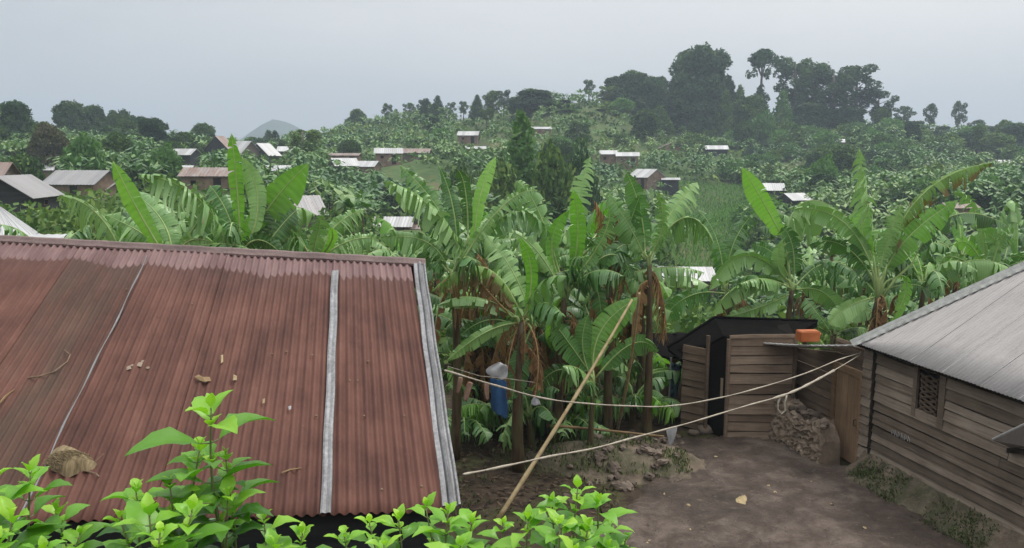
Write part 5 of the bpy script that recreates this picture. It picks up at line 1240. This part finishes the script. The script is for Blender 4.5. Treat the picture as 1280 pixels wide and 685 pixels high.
def limb_tree(kind, seed, h, wd, mat, leafsize=.42, dens=26, label='tree', cat='tree', name='tree'):
    """tapered trunk, limbs, crown clumps at limb ends. built at origin, height h, width wd"""
    rs = random.Random(seed); root = empty(name, (0, 0, 0), 0, label, cat); mb = MB(); blobs = []; R0 = h*.022+.05
    if kind == 'dome':       # big spreading crown down to a third of its height
        mb.tube([(0, 0, -1), (rs.uniform(-.3, .3), 0, h*.4), (rs.uniform(-.6, .6), 0, h*.8)], [R0*1.2, R0*.8, R0*.25], 8)
        nb = 32
        for k in range(nb):
            az = k*2.399; t = (k+.5)/nb; z = h*(.12+.73*t); rad = wd*.43*math.sqrt(max(.12, 1-((t-.40)/.64)**2))*rs.uniform(.5, 1.05)
            e = Vector((math.cos(az)*rad, math.sin(az)*rad, z)); br = wd*rs.uniform(.09, .17)*(1+.35*t); blobs.append((e.x, e.y, e.z, br, br*rs.uniform(.8, 1.1)))
            mb.tube([(0, 0, z*.55), (e.x*.5, e.y*.5, z*.75), e], [R0*.35, R0*.2, R0*.06], 5)
        for k in range(7): blobs.append((rs.uniform(-.15, .15)*wd, rs.uniform(-.15, .15)*wd, h*rs.uniform(.35, .85), wd*.2, wd*.2))
    elif kind == 'tall':     # eucalypt: bare trunk, separated clumps with sky between
        mb.tube([(0, 0, -1), (rs.uniform(-.3, .3), 0, h*.5), (rs.uniform(-.5, .5), 0, h*.95)], [R0, R0*.7, R0*.2], 7)
        nb = 15
        for k in range(nb):
            az = k*2.4+rs.uniform(-.4, .4); t = (k+.3)/nb; z = h*(.42+.54*t); rad = wd*.5*rs.uniform(.25, .85)*(1.0-.35*abs(t-.6))
            e = Vector((math.cos(az)*rad, math.sin(az)*rad, z)); br = wd*rs.uniform(.12, .2)*(1.15 if k > 10 else .85); blobs.append((e.x, e.y, e.z, br, br*rs.uniform(.85, 1.2)))
            mb.tube([(0, 0, z-h*.12), (e.x*.6, e.y*.6, z-h*.03), e], [R0*.3, R0*.17, R0*.05], 5)
    elif kind == 'tier':     # mushroom top, bare gap, narrow lower tuft
        mb.tube([(0, 0, -1), (.2, 0, h*.5), (0, 0, h*.9)], [R0, R0*.7, R0*.25], 7)
        for k in range(9):
            az = k*2.4; rad = wd*.34*math.sqrt(k/9); e = (math.cos(az)*rad, math.sin(az)*rad, h*(.90-.10*k/9)); br = wd*rs.uniform(.14, .2); blobs.append((*e, br, br)); mb.tube([(0, 0, h*.66), (e[0]*.6, e[1]*.6, h*.76), e], [R0*.3, R0*.18, .05], 5)
        for k in range(5):
            az = k*2.4; e = (math.cos(az)*wd*.42, math.sin(az)*wd*.42, h*.70); blobs.append((*e, wd*.09, wd*.12))
        for k in range(9):
            az = k*2.4; e = (math.cos(az)*wd*.12, math.sin(az)*wd*.12, h*(.22+.34*k/9)); br = wd*rs.uniform(.11, .16); blobs.append((*e, br, br*1.2))
    elif kind == 'cone':
        mb.tube([(0, 0, -1), (0, 0, h*.9)], [R0, R0*.15], 7)
        for k in range(30):
            t = k/30; z = h*(.12+.86*t); rad = wd*.42*(1-t)**.8; az = k*2.4; br = wd*(.10+.16*(1-t)); blobs.append((math.cos(az)*rad, math.sin(az)*rad, z, br, br*.9))
            mb.tube([(0, 0, z), (math.cos(az)*rad, math.sin(az)*rad, z)], [R0*.2, .02], 4)
    elif kind == 'bush':
        for k in range(5): mb.tube([(0, 0, -.5), (rs.uniform(-.2, .2)*wd, rs.uniform(-.2, .2)*wd, h*.6)], [.06, .02], 5)
        for k in range(13):
            az = k*2.4; t = k/13; rad = wd*.36*math.sqrt(t); z = h*(.78-.45*t)*rs.uniform(.8, 1.1); br = wd*rs.uniform(.15, .24); blobs.append((math.cos(az)*rad, math.sin(az)*rad, z, br, br*.9))
    C_, AX, AY, T_ = leaf_cloud(blobs, dens, leafsize, seed)
    keep = C_[:, 2] > -.3
    mb.build('trunk', M['bark'], root, True); quads_mesh('crown', C_[keep], AX[keep], AY[keep], T_[keep], M[mat], root)
    return root
# prototypes in unit-ish sizes are reused by scaled copies
PROT = {}
def tree_at(kind, mat, px, pyt, pyb, wpx, Y, label, group=None, cat='tree', name=None, dens=None, ls=None, v=0):
    b = ground(px, Y); top = P(px, pyt, Y); h = max(1.0, top.z-b.z); wd = wpx*Y/1005
    key = (kind, mat, v); name = name or ('bush' if kind == 'bush' else 'tree')
    H0, W0 = {'dome': (24, 17), 'tall': (24, 12.5), 'tier': (26, 10), 'cone': (12, 7), 'bush': (5, 7)}[kind]
    if key not in PROT:
        o = limb_tree(kind, 500+len(PROT)*7, H0, W0, mat, leafsize=ls or {'dome': .55, 'tall': .42, 'tier': .42, 'cone': .32, 'bush': .30}[kind], dens=dens or {'dome': 60, 'tall': 70, 'tier': 70, 'cone': 90, 'bush': 110}[kind], label=label, cat=cat, name=name)
        PROT[key] = o
    else:
        src = PROT[key]; o = copy_thing(src, b, 0, 1, label, group); o.name = name
        o['category'] = cat
    o.location = b; o.rotation_euler.z = (px*1.7) % 6.28; o.scale = (wd/W0, wd/W0, h/H0)
    if group: o['group'] = group
    return o
T = tree_at
# hilltop giants
T('dome','tree',850,92,176,46,276,'left shoulder tree of the huge dark dome on the hilltop',v=0)
T('dome','tree',873,47,180,78,272,'tallest domed tree of the hilltop with the highest crown',v=1)
T('dome','tree',900,88,176,40,280,'right shoulder tree of the huge dark dome on the hilltop',v=0)
T('dome','tree',862,100,180,62,268,'dark tree filling the lower front of the huge hilltop dome',v=1)
T('dome','tree',790,86,160,52,276,'rounded dark tree left of the hilltop dome',v=0)
T('dome','tree',768,92,155,34,280,'small rounded tree at the left end of the hilltop wood',v=1)
T('dome','tree',815,90,166,46,270,'rounded tree filling the gap beside the hilltop dome',v=1)
T('tier','tree',948,55,176,42,270,'slender tall tree with separate leaf clumps standing free on the hilltop',v=0)
T('cone','tree_mid',922,106,180,26,268,'slim pointed tree right of the huge dome',v=0)
T('dome','tree_mid',935,118,186,44,262,'paler leafy tree below the slender free standing tree',v=0)
T('cone','tree_light',975,112,182,30,262,'pale green pointed tree in front of the gap right of the slender tree',v=0)
T('cone','tree_mid',905,112,180,28,262,'pointed mid green tree against the right flank of the huge dome',v=0)
T('bush','tree_light',950,140,190,46,255,'light green bush clump under the slender free standing tree',cat='bush')
T('bush','tree_mid',985,150,196,50,250,'mid green bush clump at the foot of the gappy group',cat='bush',v=1)
T('bush','tree_mid',1110,160,194,60,262,'wide bush on the skyline under the small leaning tree',cat='bush',v=1)
T('bush','tree_mid',1200,166,200,70,262,'wide bush on the skyline right of the lollipop trees',cat='bush',v=1)
T('tall','tree',990,72,180,58,272,'leftmost tree of the gappy tall group right of the slender tree',v=1)
T('tall','tree',1012,76,180,66,276,'second tree from the left in the gappy tall group',v=0)
T('tall','tree',1038,82,182,66,270,'middle tree of the gappy tall group',v=1)
T('tall','tree',1066,80,182,64,275,'tree with the broad top at the right of the gappy tall group',v=0)
T('dome','tree',1008,126,184,56,266,'dense low tree under the left half of the gappy group',v=0)
T('dome','tree',1054,130,186,56,266,'dense low tree under the right half of the gappy group',v=1)
T('tall','tree',1094,112,180,44,272,'loose shorter tree at the right end of the gappy group',v=1)
T('tall','tree',1126,132,180,28,285,'small tree with leaning crown right of the gappy group',v=0)
T('dome','tree',1142,150,182,26,285,'low round tree beside the small leaning one',v=0)
T('tall','tree',1159,130,180,20,290,'left one of two thin lollipop trees on the right skyline',v=1)
T('tall','tree',1194,126,182,20,290,'right one of two thin lollipop trees on the right skyline',v=0)
T('dome','tree',1176,156,184,20,290,'small bush like tree between the two thin trees',v=1)
T('tall','tree',1218,150,186,24,290,'short skyline tree just right of the thin trees',v=1)
T('dome','tree',1236,156,192,32,280,'rounded skyline tree near the right picture edge',v=0)
T('dome','tree',1268,150,205,44,250,'large hazy tree at the right picture edge',v=1)
T('dome','tree_mid',1246,165,215,40,235,'mid green tree below the right edge skyline',v=1)
# hilltop left side
T('tall','tree',735,99,128,17,276,'lone small tree standing on the bare hilltop',v=0)
T('dome','tree',668,110,168,58,250,'broad dark tree left of the bare hilltop',v=0)
T('dome','tree',700,124,162,40,255,'dark tree between the broad one and the bare hilltop',v=1)
T('dome','tree',648,118,160,26,258,'small dark tree at the left of the broad one',v=1)
LBL = ['first','second','third','fourth','fifth','sixth','seventh','eighth','ninth','tenth','eleventh','twelfth','thirteenth','fourteenth','fifteenth']
for i,(x,t,w_) in enumerate([(447,136,22),(468,148,20),(485,129,16),(496,136,14),(513,128,18),(530,124,20),(548,119,20),(564,128,14),(580,126,14),(597,118,18),(612,119,14),(630,113,18),(456,150,22),(523,140,24),(655,116,14)]):
    T('tall' if i % 3 else 'cone','tree',x,t,t+36,w_,262-abs(x-560)*.02,'%s tree counted along the ridge row left of the hill' % LBL[i],v=i % 2 if i % 3 else 0, group='small trees in a row along the ridge')
# left wood
T('dome','tree',20,122,178,54,150,'big dark round tree at the left picture edge',v=0)
T('dome','tree',-22,128,180,44,155,'dark tree cut by the left picture edge',v=1)
T('dome','tree',92,124,190,42,195,'left one of four hazy domed trees on the left skyline',v=2)
T('dome','tree',120,128,190,40,200,'second from the left of four hazy domed trees on the left skyline',v=0)
T('dome','tree',150,136,192,36,195,'third from the left of four hazy domed trees on the left skyline',v=3)
T('dome','tree',172,142,194,38,190,'right one of four hazy domed trees on the left skyline',v=0)
T('dome','tree_brown',62,152,205,46,120,'brownish tree between the left edge tree and the hazy domes',v=0)
T('bush','tree_light',104,170,222,56,95,'pale green feathery bush above the grey roofed house',cat='bush')
T('bush','tree_light',205,182,228,50,100,'yellowish green bush left of the small skyline house',cat='bush')
T('dome','tree_mid',150,164,215,40,118,'leafy mid green tree below the hazy domed trees',v=0)
T('dome','tree_mid',210,175,205,36,145,'leafy tree just left of the small skyline house',v=1)
T('bush','tree_mid',180,188,232,40,98,'mid green bush right of the pale feathery one',cat='bush')
T('bush','tree_mid',30,190,235,50,88,'mid green bush under the big left edge tree',cat='bush')
T('tall','tree',345,164,200,14,210,'thin small tree in front of the distant mountain',v=1)
T('dome','tree',350,172,200,20,205,'dark little tree at the mountain foot',v=1)
T('dome','tree_mid',405,166,196,34,225,'leafy tree right of the distant mountain',v=1)
# centre bushes
T('cone','tree_light',652,138,246,60,92,'pale green cone shaped tree in the centre of the valley',v=0)
T('bush','tree_mid',690,178,262,66,88,'dark fluffy bush right of the cone shaped tree',cat='bush')
T('bush','tree',725,186,258,54,92,'very dark bush beside the fluffy one',cat='bush')
T('bush','tree_mid',625,196,262,64,84,'bushy growth at the foot of the cone shaped tree',cat='bush')
T('bush','tree_mid',575,206,258,54,96,'rounded bush left of the cone shaped tree',cat='bush')
T('dome','tree_mid',805,136,190,40,235,'dark green tree below the rounded hilltop trees',v=0)
T('bush','tree_mid',760,138,165,52,262,'green bush on the upper hill left of the hilltop wood',cat='bush')
T('bush','tree_light',712,148,178,34,250,'light green bush on the bare slope',cat='bush')
T('bush','tree_light',1028,196,238,46,140,'light green bush above the curled banana leaf',cat='bush')
rs = random.Random(21); i = 0
bgrp = [('green bushes scattered over the left hillside', 'rounded green bush among the left hillside plantations'), ('green bushes scattered over the middle hillside', 'rounded green bush among the middle hillside plantations'), ('green bushes scattered over the right hillside', 'rounded green bush among the right hillside plantations')]
while i < 330:
    Y = rs.uniform(60, 280); px = rs.uniform(-100, 1400) if i % 3 == 0 else rs.uniform(880, 1400); g = ground(px, Y)
    if not clear(g.x, g.y, .8, 5) or in_clearing(g.x, g.y): i += 1; continue
    q = 0 if px < 480 else 1 if px < 900 else 2; hh = rs.uniform(2.5, 6)*(.6+Y/500); wd = hh*rs.uniform(1.2, 1.8)
    mat = rs.choice(['tree_mid', 'tree_mid', 'tree', 'tree_light', 'tree_light', 'tree_mid']); 
    top = CAMZ-(0)*0; pyt = 342.5-1005*math.tan(math.atan2(g.z+hh-CAMZ, Y)+PITCH)
    T('bush', mat, px, pyt, 0, wd*1005/Y, Y, bgrp[q][1], group=bgrp[q][0], cat='bush', v=rs.randrange(4)); i += 1
i = 0
while i < 75:
    Y = rs.uniform(110, 290); px = rs.uniform(-60, 1380); g = ground(px, Y); i += 1
    if not clear(g.x, g.y, .8, 8) or in_clearing(g.x, g.y): continue
    q = 0 if px < 480 else 1 if px < 900 else 2; hh = rs.uniform(5, 10); wd = hh*rs.uniform(.6, 1.0)
    pyt = 342.5-1005*math.tan(math.atan2(g.z+hh-CAMZ, Y)+PITCH)
    T(rs.choice(['dome', 'tall', 'cone', 'dome']), rs.choice(['tree_mid', 'tree', 'tree_mid']), px, pyt, 0, wd*1005/Y, Y, ['small tree standing among the left hillside plots', 'small tree standing among the middle hillside plots', 'small tree standing among the right hillside plots'][q], group=['small trees scattered over the left hillside', 'small trees scattered over the middle hillside', 'small trees scattered over the right hillside'][q], v=rs.randrange(2))
# undergrowth filling the hillsides
def undergrowth():
    r = np.random.default_rng(17); n = 9000; Y = 24*(330/24)**r.random(n)**.8; px = r.uniform(-350, 1650, n); x = (px-640)/1005*Y; keep = np.array([clear(a, b, -1.2, 1.5) and not in_clearing(a, b) for a, b in zip(x, Y)]); x, Y = x[keep], Y[keep]
    z = hgt(x, Y); m = 26; n = len(x); c = np.repeat(np.column_stack([x, Y, z]), m, 0); rad = np.repeat(r.uniform(.5, 1.7, n)*(1+Y/260), m)
    d = r.normal(size=(n*m, 3)); d /= np.linalg.norm(d, axis=1)[:, None]; d[:, 2] = np.abs(d[:, 2])*.9; p = c+d*rad[:, None]
    a = r.normal(size=(n*m, 3)); a /= np.linalg.norm(a, axis=1)[:, None]; b = np.cross(a, r.normal(size=(n*m, 3))); b /= np.linalg.norm(b, axis=1)[:, None]
    s = (.14+.0017*c[:, 1])[:, None]*r.uniform(.6, 1.5, (n*m, 1)); pf = np.sin(x*.043+2)*np.sin(Y*.051+.5)+.3*np.sin(x*.15+Y*.08); kk = (pf < .8) | (Y < 70); x, Y, z = x[kk], Y[kk], z[kk]
    m = 26; n = len(x); c = np.repeat(np.column_stack([x, Y, z]), m, 0); rad = np.repeat(r.uniform(.4, 1.9, n)*(1+Y/260), m); d = r.normal(size=(n*m, 3)); d /= np.linalg.norm(d, axis=1)[:, None]; d[:, 2] = np.abs(d[:, 2])*.9; p = c+d*rad[:, None]
    a = r.normal(size=(n*m, 3)); a /= np.linalg.norm(a, axis=1)[:, None]; b = np.cross(a, r.normal(size=(n*m, 3))); b /= np.linalg.norm(b, axis=1)[:, None]; s = (.14+.0017*c[:, 1])[:, None]*r.uniform(.6, 1.5, (n*m, 1)); pt = np.sin(x*.06+.7)*np.sin(Y*.07)+.6*np.sin(x*.13+Y*.11)
    tn = np.clip(np.repeat(r.random(n)*.75+.1+pt*.18, m)+(r.random(n*m)-.5)*.35, 0, 1)
    o = quads_mesh('undergrowth', p, a*s, b*s*.6, tn, M['tree_mid']); tag(o, 'low leafy undergrowth covering valley and hillside', kind='stuff')
undergrowth()
def grass_patch(name, label, xs, ys, n, h, mat, seed, wdt=.02, test=None, zf=None):
    r = np.random.default_rng(seed); x = r.uniform(*xs, n); y = r.uniform(*ys, n)
    if test: kp = np.array([test(a, b) for a, b in zip(x, y)]); x, y = x[kp], y[kp]
    n = len(x); z = hgt(x, y) if zf is None else np.array([zf(a, b) for a, b in zip(x, y)])
    az = r.uniform(0, 6.28, n); ln = r.uniform(.5, 1.3, n)*h; d = np.column_stack([np.cos(az)*.45, np.sin(az)*.45, np.ones(n)]); d /= np.linalg.norm(d, axis=1)[:, None]
    c = np.column_stack([x, y, z])+d*(ln*.5)[:, None]; sd = np.column_stack([-np.sin(az), np.cos(az), np.zeros(n)])
    o = quads_mesh(name, c, d*(ln*.5)[:, None], sd*(wdt*r.uniform(.6, 1.4, n))[:, None], r.random(n), M[mat]); tag(o, label, kind='stuff')
grass_patch('meadow_grass', 'light green grass of the hillside clearing', (6, 52), (36, 176), 60000, .7, 'grassgreen', 5, .09, lambda x, y: (815 < 640+1005*x/y < 935) and (in_clearing(x, y) or 36 < y < 90))
def yard_bits():
    r = np.random.default_rng(51); n = 900; px = r.uniform(800, 1200, n); py = r.uniform(552, 690, n); kp = px < 1030+(py-590)*1.5; px, py = px[kp], py[kp]
    c = np.array([list(Pz(a, q, .10)) for a, q in zip(px, py)]); n = len(c); a = r.normal(size=(n, 3))*[1, 1, .15]; a /= np.linalg.norm(a, axis=1)[:, None]; q = np.cross(a, [0, 0, 1.0]); s = r.uniform(.006, .03, (n, 1))
    o = quads_mesh('yard_litter', c, a*s, q*s*.4, r.random(n), M['litter']); tag(o, 'fine dry litter trodden into the yard', kind='stuff')
yard_bits()
def on_soil(x, y):
    px = 640+1005*x/y; return not (px > 780 and y < 17.6) and not (px > 850) 
grass_patch('weeds', 'low weeds and grass on the shaded ground under the bananas', (-2, 6), (12.3, 22), 5200, .12, 'weed', 6, .018, lambda x, y: on_soil(x, y) and math.sin(x*2.1+1)*math.sin(y*1.7)+random.uniform(-.5, .5) > .15)
cm = Pz(775, 578)
grass_patch('mound_weeds', 'weeds growing on the rubble mound', (cm.x-1.5, cm.x+1.3), (cm.y-1.1, cm.y+1.1), 4200, .10, 'weed', 7, .014, lambda x, y: math.hypot((x-cm.x+.3*(y-cm.y))/1.6, (y-cm.y)/1.0) < 1 and math.sin(x*3.3)*math.sin(y*4.1)+random.uniform(-.6, .6) > .05, lambda x, y: max(0, mzf(x, y)))
def footing_z(x, y): return 0
# weeds along the hut footing
def footing_weeds():
    r = np.random.default_rng(31); n = 7000; s = r.uniform(0, 5.5, n); t = r.random(n)**.8; keep = np.sin(s*2.9)+np.sin(s*7.1)*.6+r.normal(0, .5, n) > .25; s, t = s[keep], t[keep]; n = len(s)
    P0 = np.array([list(W(a, 0, .05)) for a in s]); dirn = (Pz(1199, 687, 0)-Pz(1046, 596, 0)).normalized(); f0 = Pz(1046, 596, 0)
    Q = np.array([list(f0+dirn*((W(a, 0)-f0).dot(dirn))) for a in s]); p = P0*(1-t)[:, None]+Q*t[:, None]; p[:, 2] = .47*(1-t**.75)
    az = r.uniform(0, 6.28, n); ln = r.uniform(.03, .08, n); d = np.column_stack([np.cos(az)*.6, np.sin(az)*.6, np.ones(n)]); d /= np.linalg.norm(d, axis=1)[:, None]; sd = np.column_stack([-np.sin(az), np.cos(az), np.zeros(n)])
    o = quads_mesh('footing_weeds', p+d*(ln*.5)[:, None], d*(ln*.5)[:, None], sd*.011, r.random(n), M['weed']); tag(o, 'low weeds along the mud footing of the plank hut', kind='stuff')
footing_weeds()
def litter():
    r = np.random.default_rng(41); n = 5200; x = r.uniform(-1.5, 6.5, n); y = r.uniform(13, 21, n); kp = np.array([on_soil(a, b) for a, b in zip(x, y)]); x, y = x[kp], y[kp]; n = len(x)
    c = np.column_stack([x, y, hgt(x, y)+r.uniform(.01, .07, n)]); a = r.normal(size=(n, 3))*[1, 1, .25]; a /= np.linalg.norm(a, axis=1)[:, None]; b = np.cross(a, [0, 0, 1.0]); s = r.uniform(.02, .09, (n, 1))
    o = quads_mesh('leaf_litter', c, a*s, b*s*.35, r.random(n), M['litter']); tag(o, 'dry leaf litter under the banana stand', kind='stuff')
litter()

# ---- distant mountain
def mountain():
    m = MB(); vs, fs = [], []; Y = 1550; c = P(343, 200, Y); top = P(343, 149, Y).z; NX, NY = 90, 40; sc = Y/1005
    for i in range(NX+1):
        for j in range(NY+1):
            x = -260*sc+520*sc*i/NX; y = -300+600*j/NY; r = math.hypot(x/sc/(95 if x < 0 else 120), y/210)
            z = (top+18)*(math.exp(-(r*1.15)**1.35*1.3))+6*math.sin(x*.021+y*.013)*math.exp(-r)+4*math.sin(x*.05)*math.sin(y*.06)*math.exp(-r)-18
            vs.append((c.x+x, Y+y, z))
    for i in range(NX):
        for j in range(NY): q = i*(NY+1)+j; fs.append((q, q+NY+1, q+NY+2, q+1))
    m.add(vs, fs); o = m.build('hills', mat_noise('far_forest', [(.35, (.03, .055, .03)), (.65, (.06, .10, .05))], .02, bmp=0), None, True); tag(o, 'distant blue cone shaped mountain', kind='structure')
mountain()

# ---- bright leafy shrub in the foreground
M['shrub'] = mat_leaf('shrub_leaf', (.045, .15, .016), (.19, .44, .03), (.42, .66, .06), .35, .38, vein=0, vary=.0, spec=.5)
def shrub_leaf(mb, base, d, side, L, rs, tint, W_=None):
    W_ = W_ or L*rs.uniform(.48, .62); n = 8; nn = side.cross(d).normalized(); 
    if nn.z < 0: nn = -nn
    curl = rs.uniform(.1, .45); fold = rs.uniform(.15, .5); pts = []
    for i in range(n+1):
        t = i/n; pts.append(base+d*L*(t-.12*curl*t*t)+nn*L*(.10*math.sin(t*2.2))-Z*L*curl*t*t*.8)
    vs, uv, fs = [], [], []
    for i in range(n+1):
        t = i/n; x = max(0, (t-.10)/.90); w_ = W_*.5*(math.sin(math.pi*min(1, x**.62))**.85 if x > 0 else 0.02)*(1+(.07 if i % 2 else -.05))
        wv = rs.uniform(-.02, .02)*L
        for q in (-1, -.5, 0, .5, 1):
            o = side*q*w_*math.cos(fold)+nn*abs(q)*w_*math.sin(fold)+nn*(abs(q) == .5)*w_*.12*(1 if i % 2 else .4)+nn*(abs(q) == 1)*wv
            vs.append(pts[i]+o+nn*(.0)); uv.append((q, t*2))
    for i in range(n):
        for j in range(4): q = i*5+j; fs.append((q, q+1, q+6, q+5))
    mb.add(vs, fs, uv, tint)
def shoot(stem, fol, top, base, rs, npairs, L, Lmin=.35):
    n = 14; bend = Vector((rs.uniform(-.03, .03), rs.uniform(-.03, .03), 0)); sp_ = [base.lerp(top, i/n)+bend*math.sin(3.14*i/n) for i in range(n+1)]
    stem.tube(sp_, [.0065-.0042*i/n for i in range(n+1)], 6)
    tot = (top-base).length; pos_ = 0; az = rs.uniform(0, 3.14); s = 0
    for k in range(npairs):
        t = 1-s/tot
        if t < .03: break
        i = min(n-1, int(t*n)); p = sp_[i].lerp(sp_[i+1], t*n-i); sz = L*rs.uniform(.75, 1.12)*min(1, Lmin+.22*k)*rs.uniform(.85, 1.12)
        for a in (az, az+math.pi):
            a += rs.uniform(-.25, .25); el = R((62 if k == 0 else 38 if k == 1 else 18)+rs.uniform(-12, 12)); h = Vector((math.cos(a), math.sin(a), 0)); d = h*math.cos(el)+Z*math.sin(el)
            pl = sz*.14; stem.tube([p, p+d*pl], [.0022, .0016], 4); side = Vector((-h.y, h.x, 0)); tl = rs.uniform(-.25, .25); side = (side*math.cos(tl)+Z*math.sin(tl)).normalized()
            shrub_leaf(fol, p+d*pl, d, side, sz, rs, min(1, max(0, .9-.16*k+rs.uniform(-.28, .16))))
        az += math.pi/2+rs.uniform(-.2, .2); s += L*(.10+.10*min(k, 3))*rs.uniform(.85, 1.2)
        # small axillary leaves
        if k > 1 and rs.random() < .5:
            for q in range(3):
                a = rs.uniform(0, 6.28); d = Vector((math.cos(a)*.6, math.sin(a)*.6, .6)).normalized(); shrub_leaf(fol, p, d, Vector((-math.sin(a), math.cos(a), 0)), L*.3, rs, rs.uniform(.6, 1))
def shrub(label, shoots, seed):
    rs = random.Random(seed); st, fo = MB(), MB(); cx = sum(s[0] for s in shoots)/len(shoots); b = P(cx, 760, 2.3); g = Vector((b.x, 2.2, hz(b.x, 2.2)-.05)); root = empty('leafy_shrub', g, 0, label, 'shrub')
    for (px, py, Y, L) in shoots:
        top = P(px, py, Y); low = Vector((top.x+(g.x-top.x)*.25+rs.uniform(-.03, .03), top.y+rs.uniform(-.05, .05), top.z-rs.uniform(.45, .6)))
        shoot(st, fo, top, low, rs, 8, L); st.tube([low, Vector(((low.x+g.x)/2, (low.y+g.y)/2, low.z-.3)), g+Vector((rs.uniform(-.08, .08), rs.uniform(-.08, .08), 0))], [.0065, .009, .012], 6)
    for nm, mb, mt in (('stem', st, M['shrub_stem']), ('foliage', fo, M['shrub'])):
        o = mb.build(nm, mt, root, True); o.matrix_parent_inverse = Matrix.Translation(-g)
M['shrub_stem'] = mat_noise('shrub_stem', [(.3, (.10, .13, .05)), (.7, (.20, .22, .09))], 20, .6, bmp=0)
shrub('bright green leafy shrub in the lower left corner', [(38,592,2.2,.15),(-10,600,2.1,.14),(70,640,2.3,.13),(15,650,2.0,.13),(100,668,2.2,.12),(-5,680,1.9,.13),(55,690,2.0,.12)], 1)
shrub('bright green leafy shrub with one tall shoot in front of the red roof', [(264,513,2.2,.17),(250,560,2.25,.14),(282,572,2.3,.13),(212,606,2.2,.13),(170,612,2.25,.13),(150,650,2.1,.12),(240,640,2.0,.13),(285,622,2.2,.14),(330,650,2.3,.13),(345,682,2.1,.12),(200,668,1.9,.12),(378,668,2.3,.11),(228,622,2.35,.12),(186,640,2.0,.12)], 2)
shrub('low bright green shrub below the right part of the red roof', [(430,668,2.3,.10),(462,655,2.4,.11),(498,648,2.4,.12),(532,634,2.4,.12),(560,640,2.3,.13),(590,652,2.3,.12),(480,682,2.1,.11),(575,684,2.1,.12),(630,656,2.5,.10)], 3)
shrub('bright green leafy shrub at the bottom left of the yard', [(660,650,2.4,.12),(690,628,2.4,.12),(722,612,2.4,.13),(748,628,2.4,.12),(766,650,2.5,.11),(700,656,2.2,.12),(735,660,2.2,.12),(782,674,2.5,.10),(720,690,2.1,.12),(760,684,2.3,.11)], 4)
ZEN, HAZE, HTOP, HDEN = 2.3, True, 175, .0007

# ------------------------------------------------------------------ camera, light, sky, air
cam = bpy.data.cameras.new('camera'); co_ = bpy.data.objects.new('camera', cam); COL.objects.link(co_)
co_.location = CAM; co_.rotation_euler = (math.pi/2-PITCH, 0, 0); cam.sensor_width = 36; cam.lens = 36*F/1280; cam.clip_end = 9000; cam.clip_start = .05
scene.camera = co_
w = bpy.data.worlds.new('World'); scene.world = w; w.use_nodes = True; nt = w.node_tree
bg = nt.nodes['Background']; sky = nt.nodes.new('ShaderNodeTexSky'); sky.sky_type = 'NISHITA'; sky.sun_disc = False
SUN_EL, SUN_AZ = R(62), R(60)     # azimuth clockwise from +Y
sky.sun_elevation = SUN_EL; sky.sun_rotation = SUN_AZ
tc = nt.nodes.new('ShaderNodeTexCoord').outputs['Generated']
sx = nt.nodes.new('ShaderNodeSeparateXYZ'); nt.links.new(tc, sx.inputs[0])
nz = noise(nt, tc, 1.6, 5, .55, .3, (1, 1, 3.2))
# cloud deck: brighter toward the zenith, a paler patch to the right
tone = mth(nt, 'ADD', mth(nt, 'MULTIPLY', sx.outputs[0], .55), mth(nt, 'ADD', mth(nt, 'MULTIPLY', nz, .9), .05))
cloud = ramp(nt, tone, [(.22, (6.0, 6.15, 6.3)), (.5, (7.3, 7.3, 7.25)), (.85, (9.0, 8.8, 8.5))])
zen = mth(nt, 'ADD', mth(nt, 'MULTIPLY', mth(nt, 'POWER', mth(nt, 'MAXIMUM', sx.outputs[2], 0.0), 1.8), ZEN), 1.0)
cl = nt.nodes.new('ShaderNodeVectorMath'); cl.operation = 'SCALE'; nt.links.new(cloud, cl.inputs[0]); nt.links.new(zen, cl.inputs['Scale'])
nt.links.new(mixc(nt, .93, sky.outputs[0], cl.outputs[0]), bg.inputs['Color']); bg.inputs['Strength'].default_value = .10
sun = bpy.data.lights.new('sun', 'SUN'); sun.energy = 1.5; sun.angle = R(14); sun.color = (1, .96, .9)
so_ = bpy.data.objects.new('sun', sun); COL.objects.link(so_)
d = Vector((math.sin(SUN_AZ)*math.cos(SUN_EL), math.cos(SUN_AZ)*math.cos(SUN_EL), math.sin(SUN_EL)))
so_.rotation_euler = d.to_track_quat('Z', 'Y').to_euler()
if HAZE:
    mb = MB(); mb.box((-2500, -2450, -40), (5000, 0, 0), (0, 4950, 0), (0, 0, HTOP+40)); m = bpy.data.materials.new('haze'); m.use_nodes = True; nt = m.node_tree
    nt.nodes.remove(nt.nodes['Principled BSDF']); v = nt.nodes.new('ShaderNodeVolumePrincipled'); v.inputs['Color'].default_value = (.67, .79, .92, 1); v.inputs['Density'].default_value = HDEN; v.inputs['Anisotropy'].default_value = .1
    nt.links.new(v.outputs[0], nt.nodes['Material Output'].inputs['Volume'])
    o = mb.build('haze', m); tag(o, 'thin grey haze filling the valley air', kind='stuff')
vs_ = scene.view_settings; vs_.view_transform = 'Standard'; vs_.look = 'None'; vs_.gamma = 1; vs_.exposure = .12; vs_.use_curve_mapping = False
scene.cycles.max_bounces = 6; scene.cycles.transparent_max_bounces = 8; scene.cycles.volume_bounces = 0; scene.cycles.transmission_bounces = 4; scene.cycles.diffuse_bounces = 3
